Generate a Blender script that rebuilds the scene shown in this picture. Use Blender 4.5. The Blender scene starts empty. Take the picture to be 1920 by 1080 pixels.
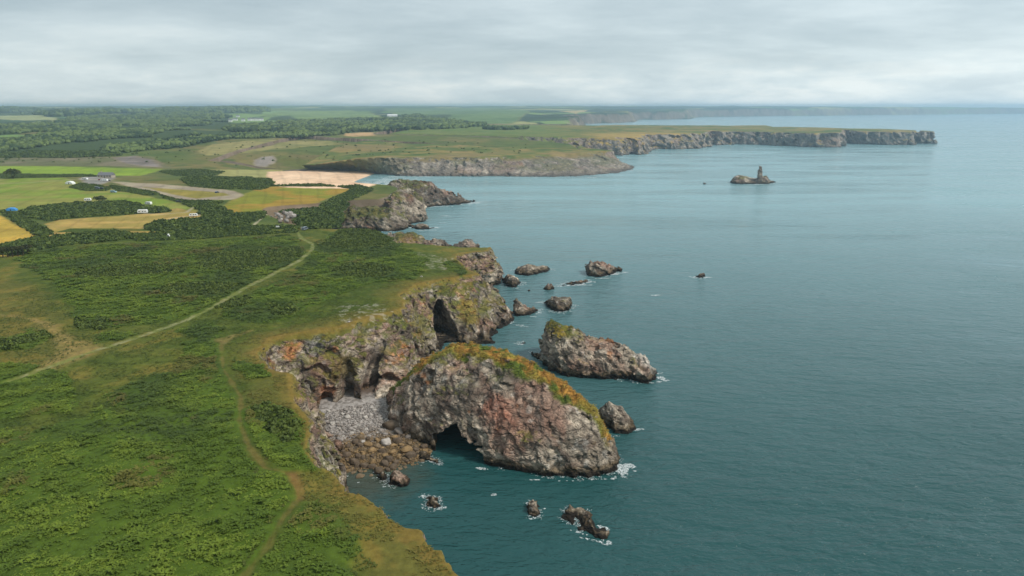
import bpy, math, time
import numpy as np
import openvdb as vdb
from mathutils import Vector
T0 = time.time()
C = bpy.context.scene
R = math.radians
# ------------------------------------------------------------------ camera
CAMH, FPX, PITCH = 100.0, 1300.0, R(14.66)
cam = bpy.data.cameras.new('camera'); camo = bpy.data.objects.new('camera', cam)
C.collection.objects.link(camo); C.camera = camo
cam.sensor_width = 36; cam.lens = 36 * FPX / 1920.0
cam.clip_start = 1.0; cam.clip_end = 60000
camo.location = (0, 0, CAMH); camo.rotation_euler = (R(90) - PITCH, 0, 0)
# ------------------------------------------------------------------ view
C.view_settings.view_transform = 'Standard'; C.view_settings.look = 'None'
C.view_settings.exposure = 0.42; C.view_settings.gamma = 1.0
C.render.engine = 'CYCLES'; C.render.filter_size = 1.15
C.cycles.use_denoising = True
try: C.cycles.denoiser = 'OPENIMAGEDENOISE'
except Exception: pass
C.cycles.max_bounces = 5; C.cycles.diffuse_bounces = 2; C.cycles.glossy_bounces = 2
C.cycles.transmission_bounces = 2; C.cycles.transparent_max_bounces = 4; C.cycles.volume_bounces = 1
C.cycles.caustics_reflective = False; C.cycles.caustics_refractive = False
SEA_DEEP, SEA_BAY_SHEEN, WAVE, HAZE = (.015, .068, .068), (.20, .35, .375), 1.05, 1.2e-4
SUN_EL, SUN_AZ = R(46), R(112)          # azimuth clockwise from +Y (to the right of the view)

def nd(nt, typ, **kw):
    n = nt.nodes.new(typ)
    for k, v in kw.items():
        if k in n.inputs: n.inputs[k].default_value = v
        else: setattr(n, k, v)
    return n
def lk(nt, a, b): nt.links.new(a, b)
def ramp(nt, fac, stops, interp='LINEAR'):
    r = nt.nodes.new('ShaderNodeValToRGB'); r.color_ramp.interpolation = interp
    el = r.color_ramp.elements
    while len(el) < len(stops): el.new(0.5)
    for e, (p, c) in zip(el, stops):
        e.position = p; e.color = (*c, 1) if len(c) == 3 else c
    lk(nt, fac, r.inputs[0]); return r.outputs[0]
def mathn(nt, op, a, b=None, c=None, clamp=False):
    m = nt.nodes.new('ShaderNodeMath'); m.operation = op; m.use_clamp = clamp
    for i, v in enumerate((a, b, c)):
        if v is None: continue
        if isinstance(v, (int, float)): m.inputs[i].default_value = v
        else: lk(nt, v, m.inputs[i])
    return m.outputs[0]
def mixc(nt, fac, a, b, mode='MIX'):
    m = nt.nodes.new('ShaderNodeMix'); m.data_type = 'RGBA'; m.blend_type = mode
    for s, v in ((m.inputs[0], fac), (m.inputs[6], a), (m.inputs[7], b)):
        if isinstance(v, (int, float)): s.default_value = v
        elif isinstance(v, tuple): s.default_value = (*v, 1)
        else: lk(nt, v, s)
    return m.outputs[2]
# ------------------------------------------------------------------ world (overcast sky)
W = bpy.data.worlds.new('World'); C.world = W; W.use_nodes = True
nt = W.node_tree; nt.nodes.clear()
geo = nd(nt, 'ShaderNodeTexCoord')
sep = nd(nt, 'ShaderNodeSeparateXYZ'); lk(nt, geo.outputs['Generated'], sep.inputs[0])
zc = mathn(nt, 'MAXIMUM', sep.outputs[2], 0.0)
den = mathn(nt, 'ADD', zc, 0.13)
cx = mathn(nt, 'DIVIDE', sep.outputs[0], den); cy = mathn(nt, 'DIVIDE', sep.outputs[1], den)
comb = nd(nt, 'ShaderNodeCombineXYZ'); lk(nt, cx, comb.inputs[0]); lk(nt, cy, comb.inputs[1])
mp = nd(nt, 'ShaderNodeMapping'); lk(nt, comb.outputs[0], mp.inputs[0])
mp.inputs['Rotation'].default_value = (0, 0, R(14)); mp.inputs['Scale'].default_value = (0.30, 0.42, 1); mp.inputs['Location'].default_value = (3.1, 1.2, 0)
n1 = nd(nt, 'ShaderNodeTexNoise', Scale=1.0, Detail=9.0, Roughness=0.58, Distortion=0.25); lk(nt, mp.outputs[0], n1.inputs['Vector'])
n2 = nd(nt, 'ShaderNodeTexNoise', Scale=3.6, Detail=8.0, Roughness=0.62); lk(nt, mp.outputs[0], n2.inputs['Vector'])
f = mathn(nt, 'ADD', mathn(nt, 'MULTIPLY', n1.outputs[0], 0.70), mathn(nt, 'MULTIPLY', n2.outputs[0], 0.30))
cloud = ramp(nt, f, [(0.38, (0.33, 0.405, 0.44)), (0.47, (0.40, 0.475, 0.505)), (0.54, (0.475, 0.55, 0.575)), (0.64, (0.60, 0.66, 0.665))])
# paler band near the horizon with bright breaks
hb = ramp(nt, zc, [(0.0, (1, 1, 1)), (0.03, (.85, .85, .85)), (0.075, (0, 0, 0))], 'EASE')
mp2 = nd(nt, 'ShaderNodeMapping'); lk(nt, geo.outputs['Generated'], mp2.inputs[0]); mp2.inputs['Scale'].default_value = (6, 6, 26); mp2.inputs['Location'].default_value = (1.7, 0.4, 0.3)
n3 = nd(nt, 'ShaderNodeTexNoise', Scale=1.3, Detail=8.0, Roughness=0.62); lk(nt, mp2.outputs[0], n3.inputs['Vector'])
hcol = ramp(nt, n3.outputs[0], [(0.38, (0.46, 0.54, 0.575)), (0.5, (0.56, 0.635, 0.655)), (0.64, (0.72, 0.76, 0.745))])
hbf = mathn(nt, 'MULTIPLY', hb, 0.8)
cloud2 = mixc(nt, hbf, cloud, hcol)
# cloud brightness raised to the right, apart from the sun's direction
sd = (math.cos(SUN_EL) * math.sin(SUN_AZ), math.cos(SUN_EL) * math.cos(SUN_AZ), math.sin(SUN_EL))
dp = nd(nt, 'ShaderNodeVectorMath'); dp.operation = 'DOT_PRODUCT'; lk(nt, geo.outputs['Generated'], dp.inputs[0]); dp.inputs[1].default_value = (math.cos(R(20)) * math.sin(R(50)), math.cos(R(20)) * math.cos(R(50)), math.sin(R(20)))   # thinner cloud to the right of the view
gl = mathn(nt, 'POWER', mathn(nt, 'MAXIMUM', dp.outputs['Value'], 0.0), 3.0)
gl = mathn(nt, 'ADD', mathn(nt, 'MULTIPLY', gl, 0.22), 0.98)
cs = nd(nt, 'ShaderNodeVectorMath'); cs.operation = 'SCALE'; lk(nt, cloud2, cs.inputs[0]); lk(nt, gl, cs.inputs['Scale'])
bgc = nd(nt, 'ShaderNodeBackground', Strength=1.0); lk(nt, cs.outputs[0], bgc.inputs[0])
sky = nd(nt, 'ShaderNodeTexSky'); sky.sky_type = 'NISHITA'; sky.sun_disc = False
sky.sun_elevation = SUN_EL; sky.sun_rotation = SUN_AZ
bgs = nd(nt, 'ShaderNodeBackground', Strength=0.10); lk(nt, sky.outputs[0], bgs.inputs[0])
mx = nd(nt, 'ShaderNodeMixShader', Fac=0.90); lk(nt, bgs.outputs[0], mx.inputs[1]); lk(nt, bgc.outputs[0], mx.inputs[2])
wo = nd(nt, 'ShaderNodeOutputWorld'); lk(nt, mx.outputs[0], wo.inputs[0])
# ------------------------------------------------------------------ sun behind cloud
sl = bpy.data.lights.new('sun', 'SUN'); sl.energy = 2.3; sl.angle = R(10); sl.color = (1.0, 0.95, 0.86)
so = bpy.data.objects.new('sun', sl); C.collection.objects.link(so)
so.rotation_euler = Vector(sd).to_track_quat('Z', 'Y').to_euler()
# ================================================================== helpers
rng = np.random.default_rng(7)
cp_, sp_ = math.cos(PITCH), math.sin(PITCH)
def ray(u, v):
    a = (u - 960) / FPX; b = -(v - 540) / FPX
    return a, cp_ + b * sp_, -sp_ + b * cp_
def P(u, v, z=0.0):
    d = ray(u, v); t = (CAMH - z) / -d[2]; return (d[0] * t, d[1] * t)
def PY(u, v, y):
    d = ray(u, v); t = y / d[1]; return (d[0] * t, y, CAMH + d[2] * t)
_T3 = rng.random(32 ** 3).astype('f') * 2 - 1
_T2 = rng.random(64 ** 2).astype('f') * 2 - 1
def vn3(x, y, z):
    x = np.asarray(x, 'f'); y = np.asarray(y, 'f'); z = np.asarray(z, 'f')
    xi = np.floor(x); yi = np.floor(y); zi = np.floor(z)
    fx = x - xi; fy = y - yi; fz = z - zi
    fx = fx * fx * (3 - 2 * fx); fy = fy * fy * (3 - 2 * fy); fz = fz * fz * (3 - 2 * fz)
    xi = xi.astype('i4') & 31; yi = yi.astype('i4') & 31; zi = zi.astype('i4') & 31
    x1 = (xi + 1) & 31; y1 = (yi + 1) & 31; z1 = (zi + 1) & 31
    def g(a, b, c): return _T3[(a * 32 + b) * 32 + c]
    a = g(xi, yi, zi) * (1 - fx) + g(x1, yi, zi) * fx
    b = g(xi, y1, zi) * (1 - fx) + g(x1, y1, zi) * fx
    c = g(xi, yi, z1) * (1 - fx) + g(x1, yi, z1) * fx
    d = g(xi, y1, z1) * (1 - fx) + g(x1, y1, z1) * fx
    return (a * (1 - fy) + b * fy) * (1 - fz) + (c * (1 - fy) + d * fy) * fz
def vn2(x, y):
    x = np.asarray(x, 'f'); y = np.asarray(y, 'f')
    xi = np.floor(x); yi = np.floor(y); fx = x - xi; fy = y - yi
    fx = fx * fx * (3 - 2 * fx); fy = fy * fy * (3 - 2 * fy)
    xi = xi.astype('i4') & 63; yi = yi.astype('i4') & 63; x1 = (xi + 1) & 63; y1 = (yi + 1) & 63
    g = lambda a, b: _T2[a * 64 + b]
    return (g(xi, yi) * (1 - fx) + g(x1, yi) * fx) * (1 - fy) + (g(xi, y1) * (1 - fx) + g(x1, y1) * fx) * fy
def fbm2(x, y, s, o=4, r=0.5):
    t = 0; a = 1; n = 0
    for i in range(o):
        k = 2 ** i / s
        t = t + a * vn2(x * k + 17.3 * i, y * k + 5.1 * i); n += a; a *= r
    return t / n * 1.5
def fbm3(x, y, z, s, o=4, r=0.5):
    t = 0; a = 1; n = 0
    for i in range(o):
        k = 2 ** i / s
        t = t + a * vn3(x * k + 7.3 * i, y * k + 3.1 * i, z * k + 1.7 * i); n += a; a *= r
    return t / n * 1.5
def cell3(x, y, z):
    """worley: returns F1, F2, random value of the nearest cell"""
    xi = np.floor(x).astype('i4'); yi = np.floor(y).astype('i4'); zi = np.floor(z).astype('i4')
    f1 = np.full(x.shape, 9, 'f'); f2 = f1.copy(); idv = np.zeros(x.shape, 'f')
    for dx in (-1, 0, 1):
        for dy in (-1, 0, 1):
            for dz in (-1, 0, 1):
                a = xi + dx; b = yi + dy; c = zi + dz
                k = ((a & 31) * 32 + (b & 31)) * 32 + (c & 31)
                k2 = (((a + 11) & 31) * 32 + ((b + 5) & 31)) * 32 + (c & 31)
                k3 = (((a + 3) & 31) * 32 + ((b + 19) & 31)) * 32 + ((c + 9) & 31)
                px = a + 0.5 + 0.45 * _T3[k] - x; py = b + 0.5 + 0.45 * _T3[k2] - y; pz = c + 0.5 + 0.45 * _T3[k3] - z
                d = px * px + py * py + pz * pz
                m = d < f1
                f2 = np.where(m, f1, np.minimum(f2, d)); f1 = np.where(m, d, f1); idv = np.where(m, _T3[(k + 77) & 32767], idv)
    return np.sqrt(f1), np.sqrt(f2), idv
def facet(x, y, z):
    """each cell a tilted plane: broken, flat-faced rock"""
    xi = np.floor(x).astype('i4'); yi = np.floor(y).astype('i4'); zi = np.floor(z).astype('i4')
    f1 = np.full(x.shape, 9, 'f'); out = np.zeros(x.shape, 'f')
    for dx in (-1, 0, 1):
        for dy in (-1, 0, 1):
            for dz in (-1, 0, 1):
                a = xi + dx; b = yi + dy; c = zi + dz
                k = ((a & 31) * 32 + (b & 31)) * 32 + (c & 31)
                px = a + 0.5 + 0.45 * _T3[k] - x; py = b + 0.5 + 0.45 * _T3[(k + 4099) & 32767] - y; pz = c + 0.5 + 0.45 * _T3[(k + 9001) & 32767] - z
                d = px * px + py * py + pz * pz
                m = d < f1
                t = px * _T3[(k + 15013) & 32767] + py * _T3[(k + 20011) & 32767] + pz * _T3[(k + 26003) & 32767] + .35 * _T3[(k + 77) & 32767]
                out = np.where(m, t, out); f1 = np.where(m, d, f1)
    return out
def sstep(a, b, x):
    t = np.clip((x - a) / (b - a), 0, 1); return t * t * (3 - 2 * t)
def pdist(px, py, poly, closed=True):
    """signed distance to polygon: positive inside (unsigned for open lines)"""
    px = np.asarray(px, 'f'); py = np.asarray(py, 'f')
    P_ = np.asarray(poly, 'f'); n = len(P_)
    d = np.full(px.shape, 1e9, 'f'); ins = np.zeros(px.shape, bool)
    for i in range(n if closed else n - 1):
        ax, ay = P_[i]; bx, by = P_[(i + 1) % n]
        ex, ey = bx - ax, by - ay; wx = px - ax; wy = py - ay
        L = ex * ex + ey * ey + 1e-9
        t = np.clip((wx * ex + wy * ey) / L, 0, 1)
        qx = wx - ex * t; qy = wy - ey * t
        d = np.minimum(d, qx * qx + qy * qy)
        if closed and ay != by:
            c = (ay > py) != (by > py)
            ins ^= c & (px < ex * (py - ay) / (by - ay) + ax)
    d = np.sqrt(d)
    return np.where(ins, d, -d) if closed else d
def vnormals(V, F):
    n = np.cross(V[F[:, 2]] - V[F[:, 0]], V[F[:, -1]] - V[F[:, 1]]) if F.shape[1] == 4 else np.cross(V[F[:, 1]] - V[F[:, 0]], V[F[:, 2]] - V[F[:, 0]])
    N = np.zeros_like(V)
    for k in range(F.shape[1]):
        for j in range(3): N[:, j] += np.bincount(F[:, k], n[:, j], len(V))
    return N / (np.linalg.norm(N, axis=1, keepdims=True) + 1e-9)
def mkobj(name, V, F, mat, col=None, smooth=True, parent=None, link=True):
    V = np.ascontiguousarray(V, 'f'); F = np.ascontiguousarray(F, 'i4')
    me = bpy.data.meshes.new(name)
    me.vertices.add(len(V)); me.vertices.foreach_set('co', V.ravel())
    k = F.shape[1]; me.loops.add(F.size); me.loops.foreach_set('vertex_index', F.ravel())
    me.polygons.add(len(F)); me.polygons.foreach_set('loop_start', np.arange(0, F.size, k, dtype='i4'))
    try: me.polygons.foreach_set('loop_total', np.full(len(F), k, 'i4'))
    except Exception: pass
    if smooth: me.polygons.foreach_set('use_smooth', np.ones(len(F), bool))
    if col is not None:
        a = me.color_attributes.new('Col', 'FLOAT_COLOR', 'POINT')
        c4 = np.ones((len(V), 4), 'f'); c4[:, :3] = col; a.data.foreach_set('color', c4.ravel())
    me.update(calc_edges=True); me.validate(verbose=False)
    if mat: me.materials.append(mat)
    o = bpy.data.objects.new(name, me)
    if link: C.collection.objects.link(o)
    if parent: o.parent = parent
    return o
def sub(V, F, keep):
    F = F[keep]; u, inv = np.unique(F, return_inverse=True); return V[u], inv.reshape(F.shape), u
def tag(o, label=None, cat=None, group=None, kind=None):
    if label: o['label'] = label
    if cat: o['category'] = cat
    if group: o['group'] = group
    if kind: o['kind'] = kind
    return o
def hx(r, g, b):   # a colour as seen (sRGB 0-255) turned to linear
    f = lambda c: (c / 255 / 12.92) if c / 255 < 0.04045 else ((c / 255 + 0.055) / 1.055) ** 2.4
    return np.array([f(r), f(g), f(b)], 'f')
def mixv(a, b, t): t = np.asarray(t)[:, None]; return a * (1 - t) + b * t
# ------------------------------------------------------------------ materials
def col_mat(name, rough=0.9, nscale=0.6, namp=0.35, bumps=((1.2, 0.3),), spec=0.25, transl=0.0, detail=6):
    m = bpy.data.materials.new(name); m.use_nodes = True; nt = m.node_tree; nt.nodes.clear()
    out = nd(nt, 'ShaderNodeOutputMaterial'); bs = nd(nt, 'ShaderNodeBsdfPrincipled', Roughness=rough)
    bs.inputs['Specular IOR Level'].default_value = spec
    at = nd(nt, 'ShaderNodeAttribute', attribute_name='Col'); g = nd(nt, 'ShaderNodeNewGeometry')
    n = nd(nt, 'ShaderNodeTexNoise', Scale=nscale, Detail=float(detail), Roughness=0.68); lk(nt, g.outputs['Position'], n.inputs['Vector'])
    lo, hi = 1 - namp, 1 + namp
    k = nd(nt, 'ShaderNodeMapRange'); lk(nt, n.outputs[0], k.inputs[0])
    for i, v in enumerate((0.28, 0.72, lo, hi)): k.inputs[1 + i].default_value = v
    sc = nd(nt, 'ShaderNodeVectorMath'); sc.operation = 'SCALE'; lk(nt, at.outputs['Color'], sc.inputs[0]); lk(nt, k.outputs[0], sc.inputs['Scale'])
    lk(nt, sc.outputs[0], bs.inputs['Base Color'])
    prev = None
    for (s, d) in bumps:
        nb = nd(nt, 'ShaderNodeTexNoise', Scale=s, Detail=7.0, Roughness=0.65); lk(nt, g.outputs['Position'], nb.inputs['Vector'])
        b = nd(nt, 'ShaderNodeBump', Strength=1.0, Distance=d); lk(nt, nb.outputs[0], b.inputs['Height'])
        if prev: lk(nt, prev, b.inputs['Normal'])
        prev = b.outputs[0]
    if prev: lk(nt, prev, bs.inputs['Normal'])
    if transl > 0:
        tr = nd(nt, 'ShaderNodeBsdfTranslucent'); lk(nt, sc.outputs[0], tr.inputs[0])
        ms = nd(nt, 'ShaderNodeMixShader', Fac=transl); lk(nt, bs.outputs[0], ms.inputs[1]); lk(nt, tr.outputs[0], ms.inputs[2]); lk(nt, ms.outputs[0], out.inputs[0])
    else: lk(nt, bs.outputs[0], out.inputs[0])
    return m
def fracture(m, s, soft=0.0):
    # broken limestone: joints and beds as crack lines, each block its own tone
    nt = m.node_tree; bs = [n for n in nt.nodes if n.type == 'BSDF_PRINCIPLED'][0]
    g = nd(nt, 'ShaderNodeNewGeometry'); wn = nd(nt, 'ShaderNodeTexNoise', Scale=.22 / s, Detail=4.0); lk(nt, g.outputs['Position'], wn.inputs['Vector'])
    ws = nd(nt, 'ShaderNodeVectorMath'); ws.operation = 'SCALE'; lk(nt, wn.outputs['Color'], ws.inputs[0]); ws.inputs['Scale'].default_value = 5.0 * s
    ad = nd(nt, 'ShaderNodeVectorMath'); ad.operation = 'ADD'; lk(nt, g.outputs['Position'], ad.inputs[0]); lk(nt, ws.outputs[0], ad.inputs[1])
    mp = nd(nt, 'ShaderNodeMapping'); mp.vector_type = 'POINT'; lk(nt, ad.outputs[0], mp.inputs[0]); mp.inputs['Rotation'].default_value = (R(18), R(38), R(20)); mp.inputs['Scale'].default_value = (.55, .8, 1.7)
    base = bs.inputs['Base Color'].links[0].from_socket; nrm = bs.inputs['Normal'].links[0].from_socket
    col = base; prev = nrm
    for sc, wd, dk, dist in ((.22 / s, .035, .40, .8 * s), (.75 / s, .07, .62, .25 * s)):
        e = nd(nt, 'ShaderNodeTexVoronoi', Scale=sc); e.feature = 'DISTANCE_TO_EDGE'; lk(nt, mp.outputs[0], e.inputs['Vector'])
        c = nd(nt, 'ShaderNodeTexVoronoi', Scale=sc); c.feature = 'F1'; lk(nt, mp.outputs[0], c.inputs['Vector'])
        k = nd(nt, 'ShaderNodeMapRange'); lk(nt, e.outputs['Distance'], k.inputs[0])
        dk = dk + (1 - dk) * soft; dist = dist * (1 - soft)
        for i, v in enumerate((0.0, wd, dk, 1.0)): k.inputs[1 + i].default_value = v
        t = nd(nt, 'ShaderNodeSeparateColor'); lk(nt, c.outputs['Color'], t.inputs[0])
        t2 = mathn(nt, 'MULTIPLY_ADD', t.outputs[0], .32 * (1 - soft), .86 + .12 * soft)
        f_ = mathn(nt, 'MULTIPLY', k.outputs[0], t2)
        q = nd(nt, 'ShaderNodeVectorMath'); q.operation = 'SCALE'; lk(nt, col, q.inputs[0]); lk(nt, f_, q.inputs['Scale']); col = q.outputs[0]
        h = mathn(nt, 'MULTIPLY_ADD', t.outputs[1], .8, mathn(nt, 'MINIMUM', mathn(nt, 'MULTIPLY', e.outputs['Distance'], 3.0), .5))
        b = nd(nt, 'ShaderNodeBump', Strength=1.0, Distance=dist); lk(nt, h, b.inputs['Height']); lk(nt, prev, b.inputs['Normal']); prev = b.outputs[0]
    lk(nt, col, bs.inputs['Base Color']); lk(nt, prev, bs.inputs['Normal'])
M_rock = col_mat('rock', 0.88, 0.35, 0.34, ((2.2, 0.28),)); fracture(M_rock, 1.0)
M_rockfar = col_mat('rock_far', 0.9, 0.2, 0.4, ((0.25, 3.0),), detail=7); fracture(M_rockfar, 3.4, .35)
M_boulder = col_mat('boulder_rock', 0.85, 1.2, 0.35, ((1.5, .25),))
M_turf = col_mat('turf', 0.95, 0.5, 0.32, ((1.4, 0.22),), spec=0.1)
M_land = col_mat('land', 0.95, 0.045, 0.25, ((0.15, 1.2),), spec=0.1)
M_leaf = col_mat('leaf', 0.7, 0.9, 0.25, (), spec=0.2, transl=0.12)
M_wood = col_mat('woodland_leaf', 0.9, 0.06, 0.3, (), spec=0.1)
def flat(name, rgb, rough=0.5, spec=0.4, metal=0.0):
    m = bpy.data.materials.new(name); m.use_nodes = True; b = m.node_tree.nodes['Principled BSDF']
    b.inputs['Roughness'].default_value = rough; b.inputs['Specular IOR Level'].default_value = spec; b.inputs['Metallic'].default_value = metal
    nt = m.node_tree; g = nd(nt, 'ShaderNodeNewGeometry'); n = nd(nt, 'ShaderNodeTexNoise', Scale=1.5, Detail=4.0); lk(nt, g.outputs['Position'], n.inputs['Vector'])
    c = mixc(nt, n.outputs[0], tuple(x * 0.85 for x in rgb), tuple(min(1, x * 1.12) for x in rgb)); lk(nt, c, b.inputs['Base Color'])
    return m
# ------------------------------------------------------------------ rock noise and colour
DIP = np.array([0.62, -0.25, 0.74], 'f'); DIP /= np.linalg.norm(DIP)
STR = np.cross(DIP, [0, 0, 1]).astype('f'); STR /= np.linalg.norm(STR)
THR = np.cross(DIP, STR).astype('f')
def rock_disp(x, y, z, s=1.0, big=1.0, fine=True):
    """positive = solid pushed outward, metres; s = block size scale"""
    a = x * DIP[0] + y * DIP[1] + z * DIP[2]; b = x * STR[0] + y * STR[1] + z * STR[2]; c = x * THR[0] + y * THR[1] + z * THR[2]
    w = fbm3(x, y, z, 9 * s, 3)
    d = big * (2.2 * fbm3(x, y, z * 0.35, 22 * s, 2) + 1.5 * (0.55 - np.abs(vn3(x / (7 * s), y / (7 * s), z / (17 * s))) * 2.0))
    d = d + 1.5 * s * (0.30 - 1.5 * np.abs(vn3((x + 2 * w) / (4.6 * s), (y - 1.5 * w) / (4.6 * s), z / (30 * s)))) * (0.4 + 0.6 * big)
    d = d + 0.45 * s * (0.5 - 1.6 * np.abs(vn3(a / (2.6 * s) + w, b / (6 * s), c / (6 * s))))
    f1, f2, v = cell3(a / (2.1 * s) + 0.5 * w, b / (3.4 * s) + 0.3 * w, c / (3.0 * s))
    d = d + 0.35 * s * v - 0.45 * s * (1 - sstep(0.0, 0.14, f2 - f1))
    d = d + (0.9 + 1.0 * big) * s * facet(a / (4.2 * s) + .5 * w, b / (7.5 * s), c / (6.5 * s)) + 0.85 * s * facet(a / (1.7 * s) + .3 * w, b / (3.0 * s), c / (2.6 * s))
    q_ = (a + 1.5 * w * s) / (2.3 * s); d = d + 0.55 * s * (np.mod(q_, 1.0) - .5)
    if fine:
        f1, f2, v = cell3(a / (0.9 * s) + 3, b / (1.5 * s) + w, c / (1.3 * s))
        d = d + 0.10 * s * v - 0.16 * s * (1 - sstep(0.0, 0.2, f2 - f1))
    return d
GREY, PALE, PINK, DARK = hx(152, 138, 122), hx(200, 184, 164), hx(176, 136, 116), hx(98, 84, 74)
ORANGE, OCHRE, WHITE = hx(190, 116, 52), hx(150, 120, 62), hx(222, 216, 205)
MOSS, MOSSY, DRY, RUST = hx(84, 94, 36), hx(118, 112, 45), hx(168, 138, 62), hx(178, 120, 46)
TIDE, TIDE2 = hx(42, 34, 26), hx(92, 76, 52)
def rock_col(V, N, s=1.0, pink=0.3, moss=0.5, tide=2.0, turf=None, dark=0.0):
    x, y, z = V.T
    a = x * DIP[0] + y * DIP[1] + z * DIP[2]; b = x * STR[0] + y * STR[1] + z * STR[2]; c_ = x * THR[0] + y * THR[1] + z * THR[2]
    w = fbm3(x, y, z, 9 * s, 3); f1, f2, v = cell3(a / (2.1 * s) + 0.5 * w, b / (3.4 * s) + 0.3 * w, c_ / (3.0 * s))
    n1 = fbm3(x, y, z, 13 * s, 3); n2 = fbm3(a * 1.6, b * 0.6, c_ * 0.6, 4.0 * s, 4); n3 = fbm3(x, y, z, 1.6 * s, 2)
    c = mixv(GREY[None], PALE[None], sstep(-0.1, 0.65, n2 + 0.45 * v))
    c = mixv(c, DARK[None], sstep(0.0, 0.6, -n2 + 0.3 * v + dark + .15 * fbm3(x, y, z * .3, 5 * s, 3)) * 0.85)
    c = mixv(c, DARK[None] * .7, sstep(.25, .6, fbm3(a * 3, b * .5, c_ * .5, 2.2 * s, 3)) * .4)
    c = mixv(c, PINK[None], sstep(0.20 - pink, 0.7 - pink, n1 + 0.1 * v) * 0.6)
    g = fbm3(x, y, z, 6 * s, 4)
    c = mixv(c, ORANGE[None], sstep(0.60, 0.8, g) * sstep(5, 9, z) * 0.5)
    c = mixv(c, WHITE[None], sstep(0.5, 0.7, fbm3(x + 31, y, z, 2.6 * s, 3)) * 0.32)
    c = mixv(c, DARK[None] * 0.7, (1 - sstep(0.0, 0.07, f2 - f1)) * 0.5)
    up = N[:, 2]
    m = fbm3(x, y + 50, z, 8 * s, 4)
    mm = sstep(0.30, 0.62, up * 0.72 + 0.5 * m + (moss - 0.5)) * sstep(4, 9, z + 3 * n3)
    mc = mixv(MOSS[None], MOSSY[None], sstep(-.3, .4, n3)); mc = mixv(mc, OCHRE[None], sstep(.2, .8, n1) * .7)
    c = mixv(c, mc, mm * 0.85)
    t = z + 0.6 * n3 + 0.5 * n2
    c = mixv(c, TIDE2[None], (1 - sstep(tide * 1.1, tide * 1.7, t)) * 0.75)
    c = mixv(c, TIDE[None], 1 - sstep(tide * 0.55, tide * 0.95, t))
    return c
# ------------------------------------------------------------------ signed-distance solids -> quads
def to_mesh(sdf, org, vx):
    bgv = float(vx * 12)
    g = vdb.FloatGrid(bgv); g.copyFromArray(np.ascontiguousarray(np.clip(sdf, -bgv, bgv), 'f'))
    pts, quads = g.convertToQuads(0.0)
    return pts.astype('f') * vx + np.array(org, 'f'), quads.astype('i4')[:, ::-1]
def orient(V, F):
    # make faces point outward (signed volume positive)
    a, b, c = V[F[:, 0]], V[F[:, 1]], V[F[:, 2]]
    return F if np.einsum('ij,ij->i', a, np.cross(b, c)).sum() > 0 else F[:, ::-1]
def keep_main(V, F):
    lab = np.arange(len(V))
    for _ in range(400):
        m = lab[F].min(1); new = lab.copy(); np.minimum.at(new, F.ravel(), np.repeat(m, F.shape[1])); new = new[new]; new = new[new]
        if np.array_equal(new, lab): break
        lab = new
    fl = lab[F[:, 0]]; big_ = np.bincount(fl).argmax(); v, f_, _ = sub(V, F, fl == big_); return v, f_
def ell(X, Y, Z, c, r, rot=0.0):
    dx, dy, dz = X - c[0], Y - c[1], Z - c[2]; ca, sa = math.cos(rot), math.sin(rot)
    u = (dx * ca + dy * sa) / r[0]; v = (-dx * sa + dy * ca) / r[1]; w = dz / r[2]
    return (np.sqrt(u * u + v * v + w * w) - 1) * min(r)
def morph_land(top, base, H, Hm, vx, bounds, cuts=(), s=1.0, big=1.0, e=0.6, slab=120, fine=True, zmin=-4.0, steps=0.0):
    """land whose outline goes from the base line at sea level to the top line at the cliff edge"""
    x0, x1, y0, y1 = bounds; Vs, Fs, off = [], [], 0
    nz = int((Hm + 6 - zmin) / vx); zz = (zmin + np.arange(nz) * vx).astype('f')
    xs = np.arange(x0, x1, vx, dtype='f'); ys_all = np.arange(y0, y1, vx, dtype='f')
    X2, Y2 = np.meshgrid(xs, ys_all, indexing='ij')
    dT = pdist(X2, Y2, top); dB = pdist(X2, Y2, base); Hh = H(X2, Y2).astype('f')
    j0 = 0
    A = []
    t = np.clip(zz[None, None, :] / Hh[:, :, None], 0, 1)
    k = (1 - t) ** (e if np.isscalar(e) else e(X2, Y2)[:, :, None])
    d = dT[:, :, None] * (1 - k) + dB[:, :, None] * k
    del t, k
    sd = -d
    band = np.abs(sd) < 6.0
    band &= (zz[None, None, :] < Hh[:, :, None] + 2)
    ix = np.nonzero(band)
    bx = xs[ix[0]]; by = ys_all[ix[1]]; bz = zz[ix[2]]
    fade = sstep(0.0, 3.0, Hh[ix[0], ix[1]] - bz) * 0.55 + 0.45
    sd[ix] -= rock_disp(bx, by, bz, s, big, fine) * fade
    del band, ix
    top_sd = (zz[None, None, :] - Hh[:, :, None]) * 0.9
    sd = np.maximum(sd, top_sd); del top_sd, d
    if cuts:
        X3 = X2[:, :, None]; Y3 = Y2[:, :, None]; Z3 = zz[None, None, :]
        for (c, r, rot) in cuts:
            R0 = max(r) * 1.5 + 4
            i0, i1 = np.searchsorted(xs, [c[0] - R0, c[0] + R0]); k0, k1 = np.searchsorted(ys_all, [c[1] - R0, c[1] + R0])
            if i1 <= i0 or k1 <= k0: continue
            q = ell(X3[i0:i1, k0:k1], Y3[i0:i1, k0:k1], Z3, c, r, rot)
            q = q + 0.8 * vn3(X3[i0:i1, k0:k1] / 3 + 0 * Z3, Y3[i0:i1, k0:k1] / 3 + 0 * Z3, Z3 / 3 + 0 * X3[i0:i1, k0:k1])
            q = np.maximum(q, 1.1 - Z3 + 0 * q)
            sd[i0:i1, k0:k1] = np.maximum(sd[i0:i1, k0:k1], -q)
    V, F = to_mesh(sd, (x0, y0, zmin), vx)
    return V, orient(V, F)
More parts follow.
